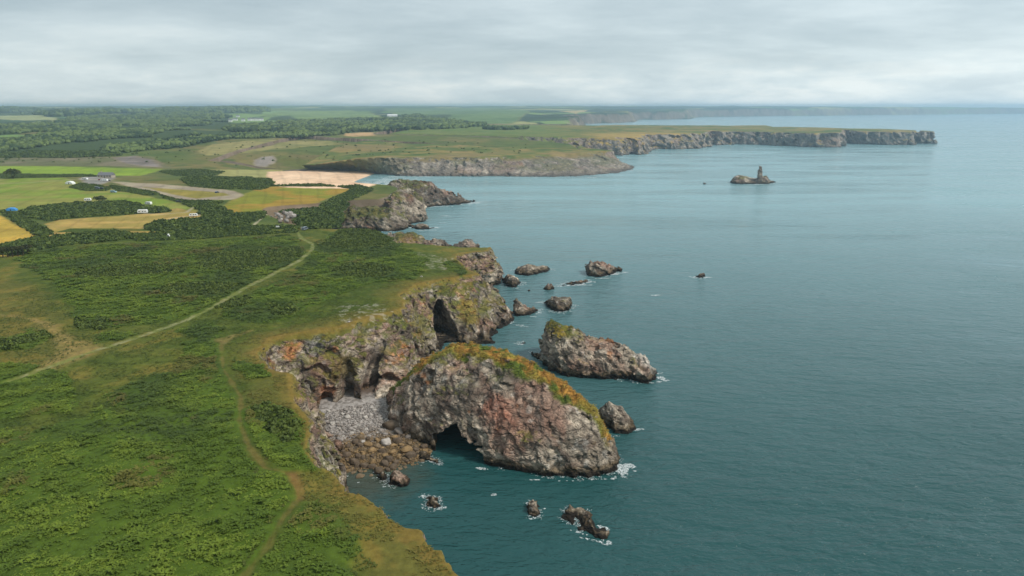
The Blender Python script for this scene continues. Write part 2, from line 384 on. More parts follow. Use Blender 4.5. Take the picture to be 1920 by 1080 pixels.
def loft_rock(st, vx, s=1.0, big=0.6, cuts=(), e=1.0, frac=0.62, fine=True, amp=1.0, n_prof=9):
    """rock from stations (u, v_base, v_top, depth): its front foot, its ridge and how deep it is"""
    st = np.array(st, float); n = len(st); fine_n = 1
    us = np.interp(np.linspace(0, n - 1, (n - 1) * 3 + 1), np.arange(n), st[:, 0])
    vbs = np.interp(np.linspace(0, n - 1, (n - 1) * 3 + 1), np.arange(n), st[:, 1])
    vts = np.interp(np.linspace(0, n - 1, (n - 1) * 3 + 1), np.arange(n), st[:, 2])
    dep = np.interp(np.linspace(0, n - 1, (n - 1) * 3 + 1), np.arange(n), st[:, 3])
    rings = []
    for u, vb, vt, dp_ in zip(us, vbs, vts, dep):
        fx, fy = P(u, vb, 0); yr = fy + dp_ * frac; rx, ry, rz = PY(u, vt, yr); rz = max(rz, 0.3)
        yb = fy + dp_; bxx = fx * yb / fy; ring = [(fx, fy, -6.0)]
        for th in np.linspace(0, math.pi / 2, n_prof):
            q = 1 - math.cos(th) ** (1.0 * e); h = math.sin(th)
            ring.append((fx + (rx - fx) * q, fy + (yr - fy) * q, rz * h))
        for th in np.linspace(math.pi / 2, 0, n_prof)[1:]:
            q = math.cos(th); h = math.sin(th)
            ring.append((rx + (bxx - rx) * q, yr + (yb - yr) * q, rz * h))
        ring.append((bxx, yb, -6.0)); rings.append(ring)
    A = np.array(rings); m = A.shape[1]; V = A.reshape(-1, 3); tri = []
    for i in range(len(A) - 1):
        for j in range(m):
            a, b = i * m + j, i * m + (j + 1) % m; c, d = b + m, a + m
            tri += [(a, b, c), (a, c, d)]
    for i in (0, len(A) - 1):
        k = len(V); V = np.vstack([V, A[i].mean(0)])
        for j in range(m):
            a, b = i * m + j, i * m + (j + 1) % m
            tri.append((a, k, b) if i == 0 else (a, b, k))
    V = V.astype('f'); tri = np.array(tri, 'i4'); tri = orient(V, tri)
    return solid(V, tri, vx, s, big, cuts, fine, amp)
def solid(V, tri, vx, s, big, cuts=(), fine=True, amp=1.0):
    hw = min(14, max(4, int(3.5 * s / vx) + 2))
    best = None
    g = vdb.FloatGrid.createLevelSetFromPolygons(V, triangles=tri.astype('u4'), transform=vdb.createLinearTransform(voxelSize=vx), halfWidth=hw)
    lo, hi = g.evalActiveVoxelBoundingBox(); lo = np.array(lo) - 1; hi = np.array(hi) + 2
    arr = np.empty(tuple(hi - lo), 'f'); g.copyToArray(arr, ijk=tuple(int(q) for q in lo))
    ax = [((lo[k] + np.arange(arr.shape[k])) * vx).astype('f') for k in range(3)]
    ix = np.nonzero(np.abs(arr) < hw * vx * 0.98)
    x, y, z = ax[0][ix[0]], ax[1][ix[1]], ax[2][ix[2]]
    arr[ix] -= rock_disp(x, y, z, s, big, fine) * amp
    for (c, r, rot) in cuts:
        X3, Y3, Z3 = np.meshgrid(*ax, indexing='ij', sparse=True)
        q = ell(X3, Y3, Z3, c, r, rot)
        near = np.nonzero(np.abs(q) < 3); X_, Y_, Z_ = ax[0][near[0]], ax[1][near[1]], ax[2][near[2]]
        q[near] += 0.9 * fbm3(X_, Y_, Z_, 4, 3)
        arr = np.maximum(arr, -q)
    zk = int(np.searchsorted(ax[2], -3.0)); 
    V2, F2 = to_mesh(arr, (ax[0][0], ax[1][0], ax[2][0]), vx)
    F2 = orient(V2, F2)
    # drop crumbs
    keep = V2[F2].max(1)[:, 2] > -2.0
    V2, F2, _ = sub(V2, F2, keep)
    return keep_main(V2, F2) if len(F2) > 4 else (V2, F2)
def to_local(V):
    c = np.array([V[:, 0].mean(), V[:, 1].mean(), 0.0]); return c
WASH = []
def place(name, V, F, mat, col, **kw):
    if V[:, 2].min() < .3: WASH.append(V[np.abs(V[:, 2]) < .3].copy())
    c = to_local(V); o = mkobj(name, V - c, F, mat, col, **kw); o.location = c; return o
def log(*a): print('[%.1fs]' % (time.time() - T0), *a)
# ================================================================== terrain heights
BEACH = [P(500, 321, 1), P(530, 320.5, 1), P(600, 319.5, 1), P(672, 320, 1), P(720, 327, 1), P(735, 330, 1), P(735, 345, 1), P(690, 352, 1), P(560, 352, 1), P(470, 345, 1), P(480, 332, 1)]
def H_land(x, y):
    yy = np.interp(y, [0, 60, 330, 400, 460, 800, 860, 930, 1150, 1290, 1500, 1800, 2400, 3500, 5000, 7500, 10500, 15000],
                   [25, 24.5, 23.5, 22, 20, 21.5, 17, 11, 13, 23, 30, 35, 38, 46, 58, 74, 92, 112])
    far = sstep(900, 2600, y)
    h = yy + fbm2(x, y, 60, 3) * (0.7 + 1.2 * far) + far * fbm2(x + 900, y, 420, 3) * (3 + sstep(2400, 4500, y) * 9)
    h = h - 22 * sstep(3500, 9000, x) * sstep(3000, 9000, y)
    h = h + 10 * np.exp(-(((x + 4800) / 900) ** 2 + ((y - 12500) / 1500) ** 2))
    tip = sstep(-60, -15, x) * sstep(300, 340, y) * (1 - sstep(430, 470, y)); h = h - 2.2 * tip
    m = (y > 700) & (y < 1400)
    if np.any(m):
        d = np.full(np.shape(x), -999, 'f'); xm = x[m]; ym = y[m]; d[m] = pdist(xm, ym, BEACH)
        k = sstep(-110, -4, d + 12 * fbm2(x, y, 50, 3)); h = h * (1 - k) + (0.6 + 0.015 * np.clip(-(x + 190), 0, 500)) * k
    return h
def PH(u, v):
    z = 22.0
    for _ in range(25):
        x, y = P(u, v, z); z = 0.5 * z + 0.5 * float(H_land(np.array([x]), np.array([y]))[0])
    return (x, y)
def poly(*pts): return [PH(u, v) for u, v in pts]
# ------------------------------------------------------------------ near headland outlines
TOPN = [P(920, 460, 20), P(917, 470, 20), P(885, 474, 20), P(862, 479, 20), P(855, 487, 20), P(880, 512, 20), P(895, 525, 19), P(870, 528, 20), P(780, 534, 23), P(750, 552, 24), P(760, 575, 24),
        P(735, 585, 24), P(687, 595, 24), P(642, 610, 24), P(587, 620, 24), P(530, 627, 24), P(507, 632, 24), P(477, 660, 24), P(511, 689, 24), P(539, 700, 24), P(544, 711, 24),
        P(547, 747, 24), P(567, 778, 24), P(589, 794, 24), P(572, 844, 24), P(594, 880, 24), P(622, 886, 24), P(639, 899, 24), P(653, 922, 24), P(688, 936, 24), P(723, 952, 24), P(736, 968, 24), P(765, 988, 24),
        P(791, 998, 24), P(809, 1019, 24), P(827, 1029, 24), P(838, 1055, 24), P(866, 1079, 24), P(930, 1200, 24), (4, 70), (10, 40), (-230, 40), (-330, 200), (-420, 470), (-104, 470), (-92, 446), (-80, 424), (-68, 404), (-50, 400), (-28, 401)]
BASEN = [P(943, 526), (-8, 388), (-22, 379), (-25, 364), (-15, 346), (-3, 338), P(965, 590), P(965, 603), P(945, 612), P(930, 628), P(925, 645), P(880, 652), P(846, 645), P(835, 650), P(800, 690), (-33.5, 246), (-34.5, 236), (-39, 228), P(722, 748), P(705, 752), P(690, 756),
         P(672, 768), P(655, 775), P(640, 772), (-64, 218), (-71, 213), (-71, 207), (-63, 203), (-56, 199), (-50, 189), (-46.5, 176), (-43, 165), (-40, 152), (-36.5, 140), (-33.5, 133), (-29, 127), (-21, 121), (-15.5, 114.5), (-9.5, 107), (-4, 100), (1, 87), (7, 72), (14, 36),
         (-234, 36), (-335, 200), (-425, 475), (-98, 476), (-84, 450), (-70, 426), (-60, 412), (-45, 408), (-15, 411)]
CAVES = [((*P(652, 752, 3.0), 4.0), (4.2, 7.5, 7.0), 0.1), ((*P(702, 738, 2.0), 2.5), (5.5, 6.0, 4.5), 0.0),
         ((-30.5, 292, 3), (5.5, 15, 14.0), 0.35), ((-34.5, 303, 9), (3.0, 9, 10.0), 0.5), ((*P(795, 672, 5), 6.0), (4, 6, 4.5), 0.2),
         ((*P(611, 742, 6), 8.0), (1.8, 6, 13), 0.1), ((-57, 223.5, 6), (2.4, 8, 15), 0.1), ((-49.5, 230, 7), (2.4, 8, 14), -.1), ((-43, 229, 2), (5.5, 8, 7), .2), ((-63, 216, 5), (1.6, 8, 15), .3), ((*PY(900, 620, 290)[:2], 5), (2.0, 6, 7.0), 0.1)]
VXN = 0.5
V, F = morph_land(TOPN, BASEN, H_land, 27, VXN, (-300, 18, 62, 466), CAVES, s=1.0, big=0.8, e=lambda X, Y: .68 + .15 * sstep(252, 275, Y))
V, F = keep_main(V, F); log('near land', len(V), len(F))
N = vnormals(V, F)
# ------------------------------------------------------------------ near ground cover (true positions on the plateau)
def pn(*pts): return [P(u, v, 23.5) for u, v in pts]
PATH1 = [PH(u, v) for u, v in [(-60, 745), (0, 722), (60, 700), (170, 660), (260, 632), (350, 600), (400, 575), (460, 540), (520, 510), (560, 490), (586, 468), (586, 457), (566, 447), (556, 432)]]
PATH2 = [PH(u, v) for u, v in [(415, 640), (418, 690), (452, 745), (449, 790), (470, 842), (497, 877), (545, 888), (557, 912), (560, 935), (530, 970), (505, 1020), (455, 1085), (430, 1120)]]
PATH3 = [PH(u, v) for u, v in [(0, 590), (60, 598), (95, 615), (115, 645), (165, 655)]]
BR = [  # bracken beds
    poly((-80, 690), (60, 682), (125, 700), (135, 775), (-80, 785)),
    poly((-80, 815), (60, 805), (130, 790), (180, 772), (235, 772), (205, 742), (290, 705), (330, 700), (350, 660), (352, 645), (412, 655), (440, 730), (445, 788), (462, 840), (488, 885), (540, 893), (552, 915), (548, 945), (520, 975), (492, 1025), (440, 1100), (380, 1300), (-200, 1300), (-200, 815)),
    poly((470, 1110), (515, 1030), (540, 985), (572, 945), (625, 950), (655, 985), (668, 1030), (680, 1110), (700, 1200), (450, 1200)),
    poly((452, 775), (470, 760), (500, 756), (548, 775), (572, 800), (578, 835), (592, 882), (540, 885), (495, 862), (464, 820)),
    poly((30, 485), (60, 470), (200, 460), (420, 450), (545, 440), (560, 455), (572, 470), (540, 500), (450, 545), (392, 575), (340, 598), (300, 606), (200, 618), (150, 612), (135, 570), (95, 525)),
    poly((592, 472), (600, 452), (640, 430), (720, 440), (752, 462), (800, 488), (790, 520), (735, 530), (690, 528), (610, 565), (530, 600), (490, 608), (415, 596), (440, 565), (560, 508)),
    poly((335, 622), (400, 606), (425, 632), (372, 650)),
    poly((355, 660), (345, 640), (410, 645), (415, 700), (380, 700)),
    poly((432, 672), (500, 688), (505, 705), (462, 712), (440, 695)),
    poly((-40, 640), (0, 636), (85, 618), (100, 632), (60, 655), (-40, 662)),
    poly((835, 492), (850, 488), (878, 512), (865, 518), (845, 505)),
    poly((175, 632), (215, 622), (262, 628), (230, 640), (185, 644)),
]
CEDGE = pdist(V[:, 0], V[:, 1], TOPN[:38], closed=False)
x, y, z = V.T
jit = 2.2 * fbm2(x, y, 9, 4)
br = np.zeros(len(V), 'f')
for q in BR: br = np.maximum(br, sstep(-1.0, 1.2, pdist(x, y, q) + jit * 1.2))
p1 = pdist(x, y, PATH1, False); p2 = pdist(x, y, PATH2, False); p3 = pdist(x, y, PATH3, False)
wj = 0.5 * fbm2(x, y, 4, 3)
pathm = np.maximum(sstep(1.5, 0.7, p1 + wj), sstep(0.85, 0.20, p2 + wj * 1.0) * .55)
G1, G2, G3, G4 = hx(88, 96, 40), hx(70, 84, 32), hx(112, 104, 52), hx(96, 105, 40)
n1 = fbm2(x, y, 32, 4); n2 = fbm2(x + 70, y, 7, 4); n3 = fbm2(x, y + 40, 2.2, 3)
col = mixv(G2[None], G1[None], sstep(-.5, .4, n1 + .5 * n2))
col = mixv(col, G4[None], sstep(0.1, .6, n2) * .5)
dry = sstep(0.1, .7, n1 * .8 + .5 * n2 - .1) * .5
dry = np.maximum(dry, sstep(13, 1, CEDGE + 7 * n2 + 4 * n1) * .55)
dry = np.maximum(dry, .75 * sstep(-6, 5, pdist(x, y, poly((560, 900), (640, 905), (900, 1100), (700, 1200), (672, 1010), (600, 935))) + jit))
dry = np.maximum(dry, .55 * sstep(-8, 6, pdist(x, y, poly((0, 520), (60, 540), (130, 610), (200, 655), (60, 700), (-60, 720), (-60, 520))) + jit * 2))
c_dry = mixv(G3[None], hx(136, 112, 56)[None], sstep(-.2, .6, n2 + n3 * .4))
col = mixv(col, c_dry, dry)
OR = hx(152, 114, 60)
col = mixv(col, OR[None], sstep(3.4, .2, CEDGE + 3.0 * n2 + 1.5 * n3) * .4)
bare = sstep(-3, 2, pdist(x, y, poly((75, 603), (105, 612), (135, 640), (185, 650), (150, 668), (85, 700), (60, 698), (118, 655))) + jit) * .75
bare = np.maximum(bare, .6 * sstep(1.6, .2, p3 + wj * 1.5))
bare = np.maximum(bare, .55 * sstep(-1.5, 1, pdist(x, y, poly((390, 636), (425, 630), (470, 620), (420, 645))) + .6 * jit))
col = mixv(col, hx(160, 134, 84)[None], bare * (0.7 + .3 * n3.clip(-1, 1)))
red = sstep(-1.5, 1.5, pdist(x, y, poly((538, 886), (556, 888), (566, 915), (566, 935), (550, 930))) + .5 * jit)
pc = mixv(hx(118, 124, 66)[None], hx(142, 140, 100)[None], sstep(-.1, .5, n3 + .5 * n2))
pc2 = mixv(hx(128, 106, 62)[None], hx(112, 110, 50)[None], sstep(0, .6, n2))
col = mixv(col, mixv(pc, pc2, (p2 < p1).astype('f')), pathm * .75)
col = mixv(col, hx(140, 88, 62)[None], red * .5)
gold = np.maximum(sstep(-1.5, 1.5, pdist(x, y, poly((-120, 455), (0, 455), (70, 452), (60, 468), (40, 480), (-120, 487))) + .5 * jit), 0)
col = mixv(col, mixv(hx(192, 158, 70)[None], hx(168, 142, 62)[None], sstep(-.3, .4, n2)), gold)
tanf = sstep(-1.5, 1.5, pdist(x, y, poly((80, 436), (290, 434), (285, 443), (240, 446), (80, 450))) + .5 * jit); col = mixv(col, hx(176, 146, 80)[None], tanf)
col = col * .88
# stony bits in the short turf
stn = sstep(.5, .66, fbm2(x + 11, y, 1.6, 2) + .25 * sstep(-8, 4, np.maximum(pdist(x, y, poly((640, 575), (700, 572), (735, 590), (660, 600))), pdist(x, y, poly((745, 470), (840, 485), (835, 505), (790, 498)))))) * (1 - br)
stn = stn * sstep(.1, .5, sstep(-8, 4, np.maximum(pdist(x, y, poly((640, 575), (700, 572), (735, 590), (660, 600))), pdist(x, y, poly((745, 470), (840, 485), (835, 505), (790, 498))))))
col = mixv(col, hx(190, 182, 168)[None], stn * .28)
BRK = mixv(hx(70, 88, 28)[None], hx(56, 72, 30)[None], sstep(-.3, .4, n1))
br = br * (1 - np.clip(pathm * 1.3, 0, 1))
col = mixv(col, BRK * 1.1, br * .85)
# rock where it is steep
steep = sstep(0.80, 0.62, N[:, 2] + 0.10 * fbm3(x, y, z, 4, 3)) 
HN = H_land(x, y)
steep = np.maximum(steep, sstep(1.6, 2.6, HN - z) * sstep(.95, .8, N[:, 2]))
steep = np.maximum(steep, sstep(5, 8, HN - z))
rc = rock_col(V, N, 1.0, 0.22, 0.40, dark=.16) * .80
def lic(u, v, yd, r, cc, k=.9):
    global rc
    c0 = np.array(PY(u, v, yd)); d = np.linalg.norm((V - c0) * [1, .5, 1], axis=1)
    rc = mixv(rc, cc[None], sstep(r, r * .45, d + r * .45 * fbm3(x, y, z, 2.2, 3)) * k)
lic(740, 668, 244, 5.0, hx(205, 138, 74)); lic(545, 655, 222, 4.2, hx(186, 120, 66), .75); lic(612, 735, 222, 4.5, hx(128, 76, 44), .8)
lic(645, 690, 226, 6.0, hx(100, 86, 38), .75); lic(700, 640, 246, 7, hx(150, 138, 128), .6); lic(692, 615, 246, 3.6, hx(176, 166, 154), .7); lic(686, 650, 240, 3.2, hx(170, 160, 148), .7); lic(680, 690, 234, 3.0, hx(160, 150, 138), .7); lic(590, 650, 229, 4.5, hx(150, 146, 142), .6); lic(570, 700, 216, 4, hx(112, 98, 84), .6)
lic(880, 585, 300, 7, hx(150, 120, 52), .75); lic(800, 600, 272, 9, hx(96, 92, 42), .75)
# grassy spill below the cliff edge
spill = sstep(3.0, 0.2, (HN - z) + 3.0 * fbm3(x, y, z, 5, 3)) * sstep(.15, .5, N[:, 2] + .35 * fbm3(x, y, z, 3, 2))
rc = mixv(rc, mixv(MOSS[None], hx(138, 118, 58)[None], sstep(-.3, .4, n2)), spill * .8)
slab = sstep(.5, .72, N[:, 2]) * sstep(5, 9, z)
rc = mixv(rc, mixv(hx(94, 96, 42)[None], hx(126, 112, 56)[None], sstep(-.4, .4, n2)), slab * .65)
col = mixv(col, rc, steep)
# ground detail: bracken mounds and tussocks
up = np.clip(1 - steep, 0, 1)
V[:, 2] += up * (br * (0.25 + 0.35 * fbm2(x, y, 5, 3)) + 0.12 * n3 - 0.10 * pathm)
fz = V[F].mean(1)[:, 2]
cl = steep[F].mean(1) > 0.5; fp = (pathm[F].mean(1) > 0.45) & ~cl
for nm, kp, mt in (('grassland', ~cl & ~fp, M_turf), ('cliffs', cl & (fz > -1.6), M_rock), ('footpath', fp, M_turf)):
    v, f_, u_ = sub(V, F, kp); tag(mkobj(nm, v, f_, mt, col[u_]), kind='structure')
log('near split')
# ================================================================== bracken and scrub
def tufts(pts, size, col, nf=9, rise=.55, up=0.5, w=.34):
    """clumps of bent fronds: pts (n,3), size (n), col (n,3) -> one mesh"""
    n = len(pts); V_, C_ = [], []
    for k in range(nf):
        th = rng.random(n) * 2 * np.pi; L = size * (0.6 + 0.5 * rng.random(n)); e_ = rise + .4 * rng.random(n)
        d = np.stack([np.cos(th), np.sin(th), np.zeros(n)], 1); s_ = np.stack([-np.sin(th), np.cos(th), np.zeros(n)], 1)
        o = pts + (rng.random((n, 3)) - .5) * (size * .5)[:, None]; o[:, 2] = pts[:, 2] + size * up * (0.1 + .6 * rng.random(n))
        m = o + d * (L * .55)[:, None] + np.array([0, 0, 1]) * (L * e_ * .5)[:, None]
        t = m + d * (L * .5)[:, None] - np.array([0, 0, 1]) * (L * .12)[:, None]
        W_ = (L * w)[:, None]
        V_.append(np.stack([o - s_ * W_ * .3, o + s_ * W_ * .3, m + s_ * W_, m - s_ * W_, t + s_ * W_ * .2, t - s_ * W_ * .2], 1))
        C_.append(np.repeat((col * (0.82 + .36 * rng.random((n, 1))))[:, None], 6, 1))
    Vv = np.concatenate(V_).reshape(-1, 3); Cc = np.concatenate(C_).reshape(-1, 3)
    b = np.arange(len(Vv) // 6)[:, None] * 6
    return Vv, np.concatenate([b + [0, 1, 2, 3], b + [3, 2, 4, 5]]), Cc
def scatter(polyg, dens, bounds=None):
    p = np.array(polyg); lo, hi = p.min(0), p.max(0)
    n = int((hi - lo).prod() * dens); q = lo + rng.random((n, 2)) * (hi - lo)
    return q
DARKB = [  # dark gorse thickets on the headland: outline, label
    (((140, 512), (185, 500), (250, 496), (350, 500), (345, 512), (250, 518), (180, 524), (150, 522)), 'long dark gorse thicket lying alone in the bracken above the sandy bare patch'),
    (((290, 545), (340, 532), (400, 530), (455, 535), (420, 552), (330, 557)), 'dark gorse thicket just left of the footpath where it climbs'),
    (((370, 478), (440, 472), (560, 466), (572, 475), (540, 495), (440, 510), (375, 505)), 'broad dark gorse thicket filling the bend of the footpath'),
    (((405, 578), (430, 562), (470, 556), (465, 572), (430, 582)), 'small dark thicket right beside the footpath on its seaward side'),
    (((620, 505), (650, 495), (720, 498), (745, 510), (700, 522), (640, 518)), 'dark rounded thicket in the bright bracken above the cave cliff'),
    (((600, 462), (640, 430), (700, 432), (730, 445), (735, 462), (660, 470)), 'dark green dome of scrub at the back of the headland'),
    (((140, 600), (200, 596), (215, 608), (190, 618), (150, 615)), 'low dark shrub clump beside the sandy bare patch'),
    (((-40, 646), (20, 640), (85, 622), (90, 634), (20, 655), (-40, 660)), 'dark strip of scrub at the left edge below the bare track'),
    (((500, 572), (520, 570), (560, 580), (550, 592), (510, 592)), 'small grey green thicket on the turf left of the cliff edge'),
    (((470, 770), (500, 760), (545, 778), (565, 800), (550, 830), (500, 810)), 'dark thicket topping the mound inside the curving track'),
]
DB = [poly(*q[0]) for q in DARKB]
PTS = []
for q in BR:
    PTS.append(scatter(q, 0.0) if False else scatter(q, 2.1))
pts = np.concatenate(PTS); X_, Y_ = pts.T
dm = np.full(len(pts), -99, 'f')
for q in BR: dm = np.maximum(dm, pdist(X_, Y_, q))
dd = np.full(len(pts), -99, 'f')
for q in DB: dd = np.maximum(dd, pdist(X_, Y_, q))
jj = 2.2 * fbm2(X_, Y_, 9, 4)
pd = np.minimum(pdist(X_, Y_, PATH1, False), pdist(X_, Y_, PATH2, False))
gap = fbm2(X_ + 33, Y_, 12, 3)
inV = (pdist(X_, Y_, TOPN) > 1.0)
rr = np.hypot(X_, Y_)
keep = (dm + jj * 1.2 > 3.0 * rng.random(len(pts)) ** 2 - .6) & (dd + .6 * jj < 0.3) & (pd > 1.8) & inV & (Y_ > 66) & (X_ > -296) & (Y_ < 455) & (rng.random(len(pts)) < np.where(gap > .45, .35, 1.0)) & (rng.random(len(pts)) < np.clip(240 / rr, .35, 1))
pts = pts[keep]; X_, Y_ = pts.T
bs = (0.50 + .28 * rng.random(len(pts))) * np.clip(np.hypot(X_, Y_) / 240, 1, 1.5) * (1 + .35 * fbm2(X_, Y_, 2.4, 2))
Zb = H_land(X_, Y_) + 0.1 + .35 * fbm2(X_, Y_, 5, 3) + .42 * fbm2(X_ + 5, Y_, 2.2, 2)
n1 = fbm2(X_, Y_, 26, 3); n2 = fbm2(X_ + 9, Y_, 6, 3)
bc = mixv(hx(86, 106, 34)[None], hx(110, 127, 42)[None], sstep(-.4, .5, n2))
bc = mixv(bc, hx(70, 86, 40)[None], sstep(0, .5, n1) * .8)
bc = mixv(bc, hx(108, 98, 50)[None], sstep(.35, .7, fbm2(X_ + 50, Y_ + 10, 14, 4)) * .7)
Vv, Ff, Cc = tufts(np.stack([X_, Y_, Zb], 1), bs, bc * .84, nf=7, w=.26)
tag(mkobj('bracken', Vv, Ff, M_leaf, Cc, smooth=False), label='green bracken carpeting the headland turf beside the footpaths', cat='bracken', kind='stuff')
log('bracken', len(pts), len(Ff))
q = np.stack([rng.uniform(-210, 10, 170000), rng.uniform(70, 330, 170000)], 1); X_, Y_ = q.T
md = np.full(len(q), -99, 'f')
for g_ in BR + DB: md = np.maximum(md, pdist(X_, Y_, g_))
ok = (md < 1.5) & (pdist(X_, Y_, TOPN) > .6) & (np.minimum(pdist(X_, Y_, PATH1, False), pdist(X_, Y_, PATH2, False)) > 1.3) & (rng.random(len(q)) < np.clip(150 / np.hypot(X_, Y_), .2, 1) ** 1.2) & (np.abs(X_ / Y_) < .80) & (fbm2(X_, Y_, 6, 3) > -.25)
q = q[ok]; X_, Y_ = q.T; n2 = fbm2(X_ + 70, Y_, 7, 4); ce = pdist(X_, Y_, TOPN[:38], False)
tc = mixv(G2[None], G1[None], sstep(-.5, .4, n2)); tc = mixv(tc, hx(140, 120, 60)[None], sstep(14, 1, ce + 8 * n2) * .7 * (.4 + .6 * rng.random(len(q))))
Vv, Ff, Cc = tufts(np.stack([X_, Y_, H_land(X_, Y_) + .02], 1), .22 + .3 * rng.random(len(q)) ** 2, tc * .92, nf=4, w=.3, rise=.7)
tag(mkobj('grass', Vv, Ff, M_leaf, Cc, smooth=False), 'short grass tufts over the clifftop turf', 'grass', kind='stuff')
def leaf_blob(centers, rad, cols, nleaf=90, ls=.32, flat_=.7):
    """leafy mounds: many small leaf faces through each mound's volume"""
    n = len(centers); k = n * nleaf
    d = rng.normal(size=(k, 3)); d /= np.linalg.norm(d, axis=1, keepdims=True); d[:, 2] = np.abs(d[:, 2]) * flat_ - .05
    r = np.repeat(rad, nleaf) * (.55 + .5 * rng.random(k) ** .6); c = np.repeat(centers, nleaf, 0)
    lump = 1 + .3 * vn3(*( (c + d * 2.0).T * 0.9))
    o = c + d * (r * lump)[:, None]
    nrm = d + rng.normal(size=(k, 3)) * .55; nrm /= np.linalg.norm(nrm, axis=1, keepdims=True)
    t = np.cross(nrm, rng.normal(size=(k, 3))); t /= np.linalg.norm(t, axis=1, keepdims=True) + 1e-9; b = np.cross(nrm, t)
    s_ = (np.repeat(rad, nleaf) * ls * (.6 + .8 * rng.random(k)))[:, None]
    Vv = np.stack([o - t * s_, o - b * s_ * .7, o + t * s_, o + b * s_ * .7], 1).reshape(-1, 3)
    cc = np.repeat(cols, nleaf, 0) * (.7 + .6 * rng.random((k, 1)))
    return Vv, np.arange(k * 4).reshape(-1, 4), np.repeat(cc, 4, 0)
VEH = [PH(u, v) for u, v in [(268, 400), (279, 384), (165, 377), (363, 406), (160, 337.5), (196, 340), (213, 361), (187, 354), (335, 379), (407, 361.5), (572, 431), (521, 430), (132, 345), (22, 395), (316, 443), (200, 333)]]
def thicket(name, polyg, label, cat, rad, dens, c1, c2, grp=None, mat=None, zoff=0.0, nleaf=70, hmul=1.0, ls=.32, H=H_land, kind=None):
    q = scatter(polyg, dens); d = pdist(q[:, 0], q[:, 1], polyg) + 1.2 * fbm2(q[:, 0], q[:, 1], 8, 3) * rad
    q = q[d > 0]
    for vx_, vy_ in VEH:
        if len(q): q = q[~((np.abs(q[:, 0] - vx_ * q[:, 1] / vy_) < 5.5) & (q[:, 1] > vy_ - 13) & (q[:, 1] < vy_ + 4))]
    if len(q) < 4: q = np.array(polyg)
    r = rad * (.6 + .8 * rng.random(len(q)))
    z_ = H(q[:, 0], q[:, 1]) + zoff + rad * .15
    cc = mixv(c1[None], c2[None], rng.random(len(q)))
    V_, F_, C_ = leaf_blob(np.stack([q[:, 0], q[:, 1], z_], 1), r, cc, nleaf, ls, .8 * hmul)
    c0 = np.array([q[:, 0].mean(), q[:, 1].mean(), z_.mean()])
    o = mkobj(name, V_ - c0, F_, mat or M_leaf, C_, smooth=False); o.location = c0
    return tag(o, label, cat, grp, kind)
GD1, GD2 = hx(66, 80, 38), hx(94, 106, 48)
for q, (_, lb) in zip(DB, DARKB):
    thicket('gorse_thicket', q, lb, 'thicket', 1.15, .42, GD1, GD2, 'dark thickets on the headland')
log('thickets')
# ================================================================== sea stacks and rocks
STACK = [(721, 772, 752, 14), (728, 792, 742, 18), (745, 815, 722, 24), (765, 828, 702, 30), (790, 838, 680, 36), (820, 848, 661, 40), (850, 855, 648, 43), (880, 863, 648, 44), (915, 873, 655, 43), (950, 883, 664, 41), (990, 889, 680, 38),
         (1030, 895, 701, 34), (1065, 898, 722, 30), (1100, 897, 750, 25), (1125, 895, 778, 21), (1145, 892, 812, 15), (1156, 884, 845, 10), (1160, 878, 872, 6)]
V, F = loft_rock(STACK, .4, 1.0, .5, [((-18.0, 193, 0), (6.2, 16, 8.8), .2), ((-13.0, 188, 0), (8.0, 8, 4.8), .0)], e=1.3, frac=.66, amp=.66)
N = vnormals(V, F); x, y, z = V.T
c = rock_col(V, N, 1.0, .42, .22, dark=.10) * .83
n2 = fbm3(x, y, z, 7, 4); n3 = fbm3(x, y, z, 2, 3)
CREST = []
for (u, vb, vt, dd_) in STACK[4:16]:
    f_y = P(u, vb)[1]; CREST.append(PY(u, vt, f_y + dd_ * .66)[:2])
dcr = pdist(x, y, CREST, closed=False); dcr = dcr * np.where(y > np.interp(x, [q[0] for q in CREST], [q[1] for q in CREST]), .45, 1.0)
g = sstep(7.2, 4.6, dcr + 2.4 * n2 + 1.0 * n3) * sstep(.15, .4, N[:, 2]) * sstep(5, 8, z)
gc = mixv(hx(160, 116, 52)[None], hx(134, 120, 50)[None], sstep(-.15, .35, n2)); gc = mixv(gc, hx(88, 102, 36)[None], sstep(.1, .5, -n2 + .3 * n3)); gc = mixv(gc, hx(92, 104, 38)[None], sstep(2.5, 6.5, dcr + 2 * n2) * .8)
c = mixv(c, gc, g)
c = mixv(c, hx(150, 88, 66)[None], sstep(9, 3, np.linalg.norm(V - np.array(PY(930, 770, 184)), axis=1) + 3 * n3) * .5 * (1 - g))
o = place('sea_stack', V, F, M_rock, c); tag(o, 'big humped sea stack with orange grass cap and dark cave at its foot', 'sea stack')
log('stack', len(F))
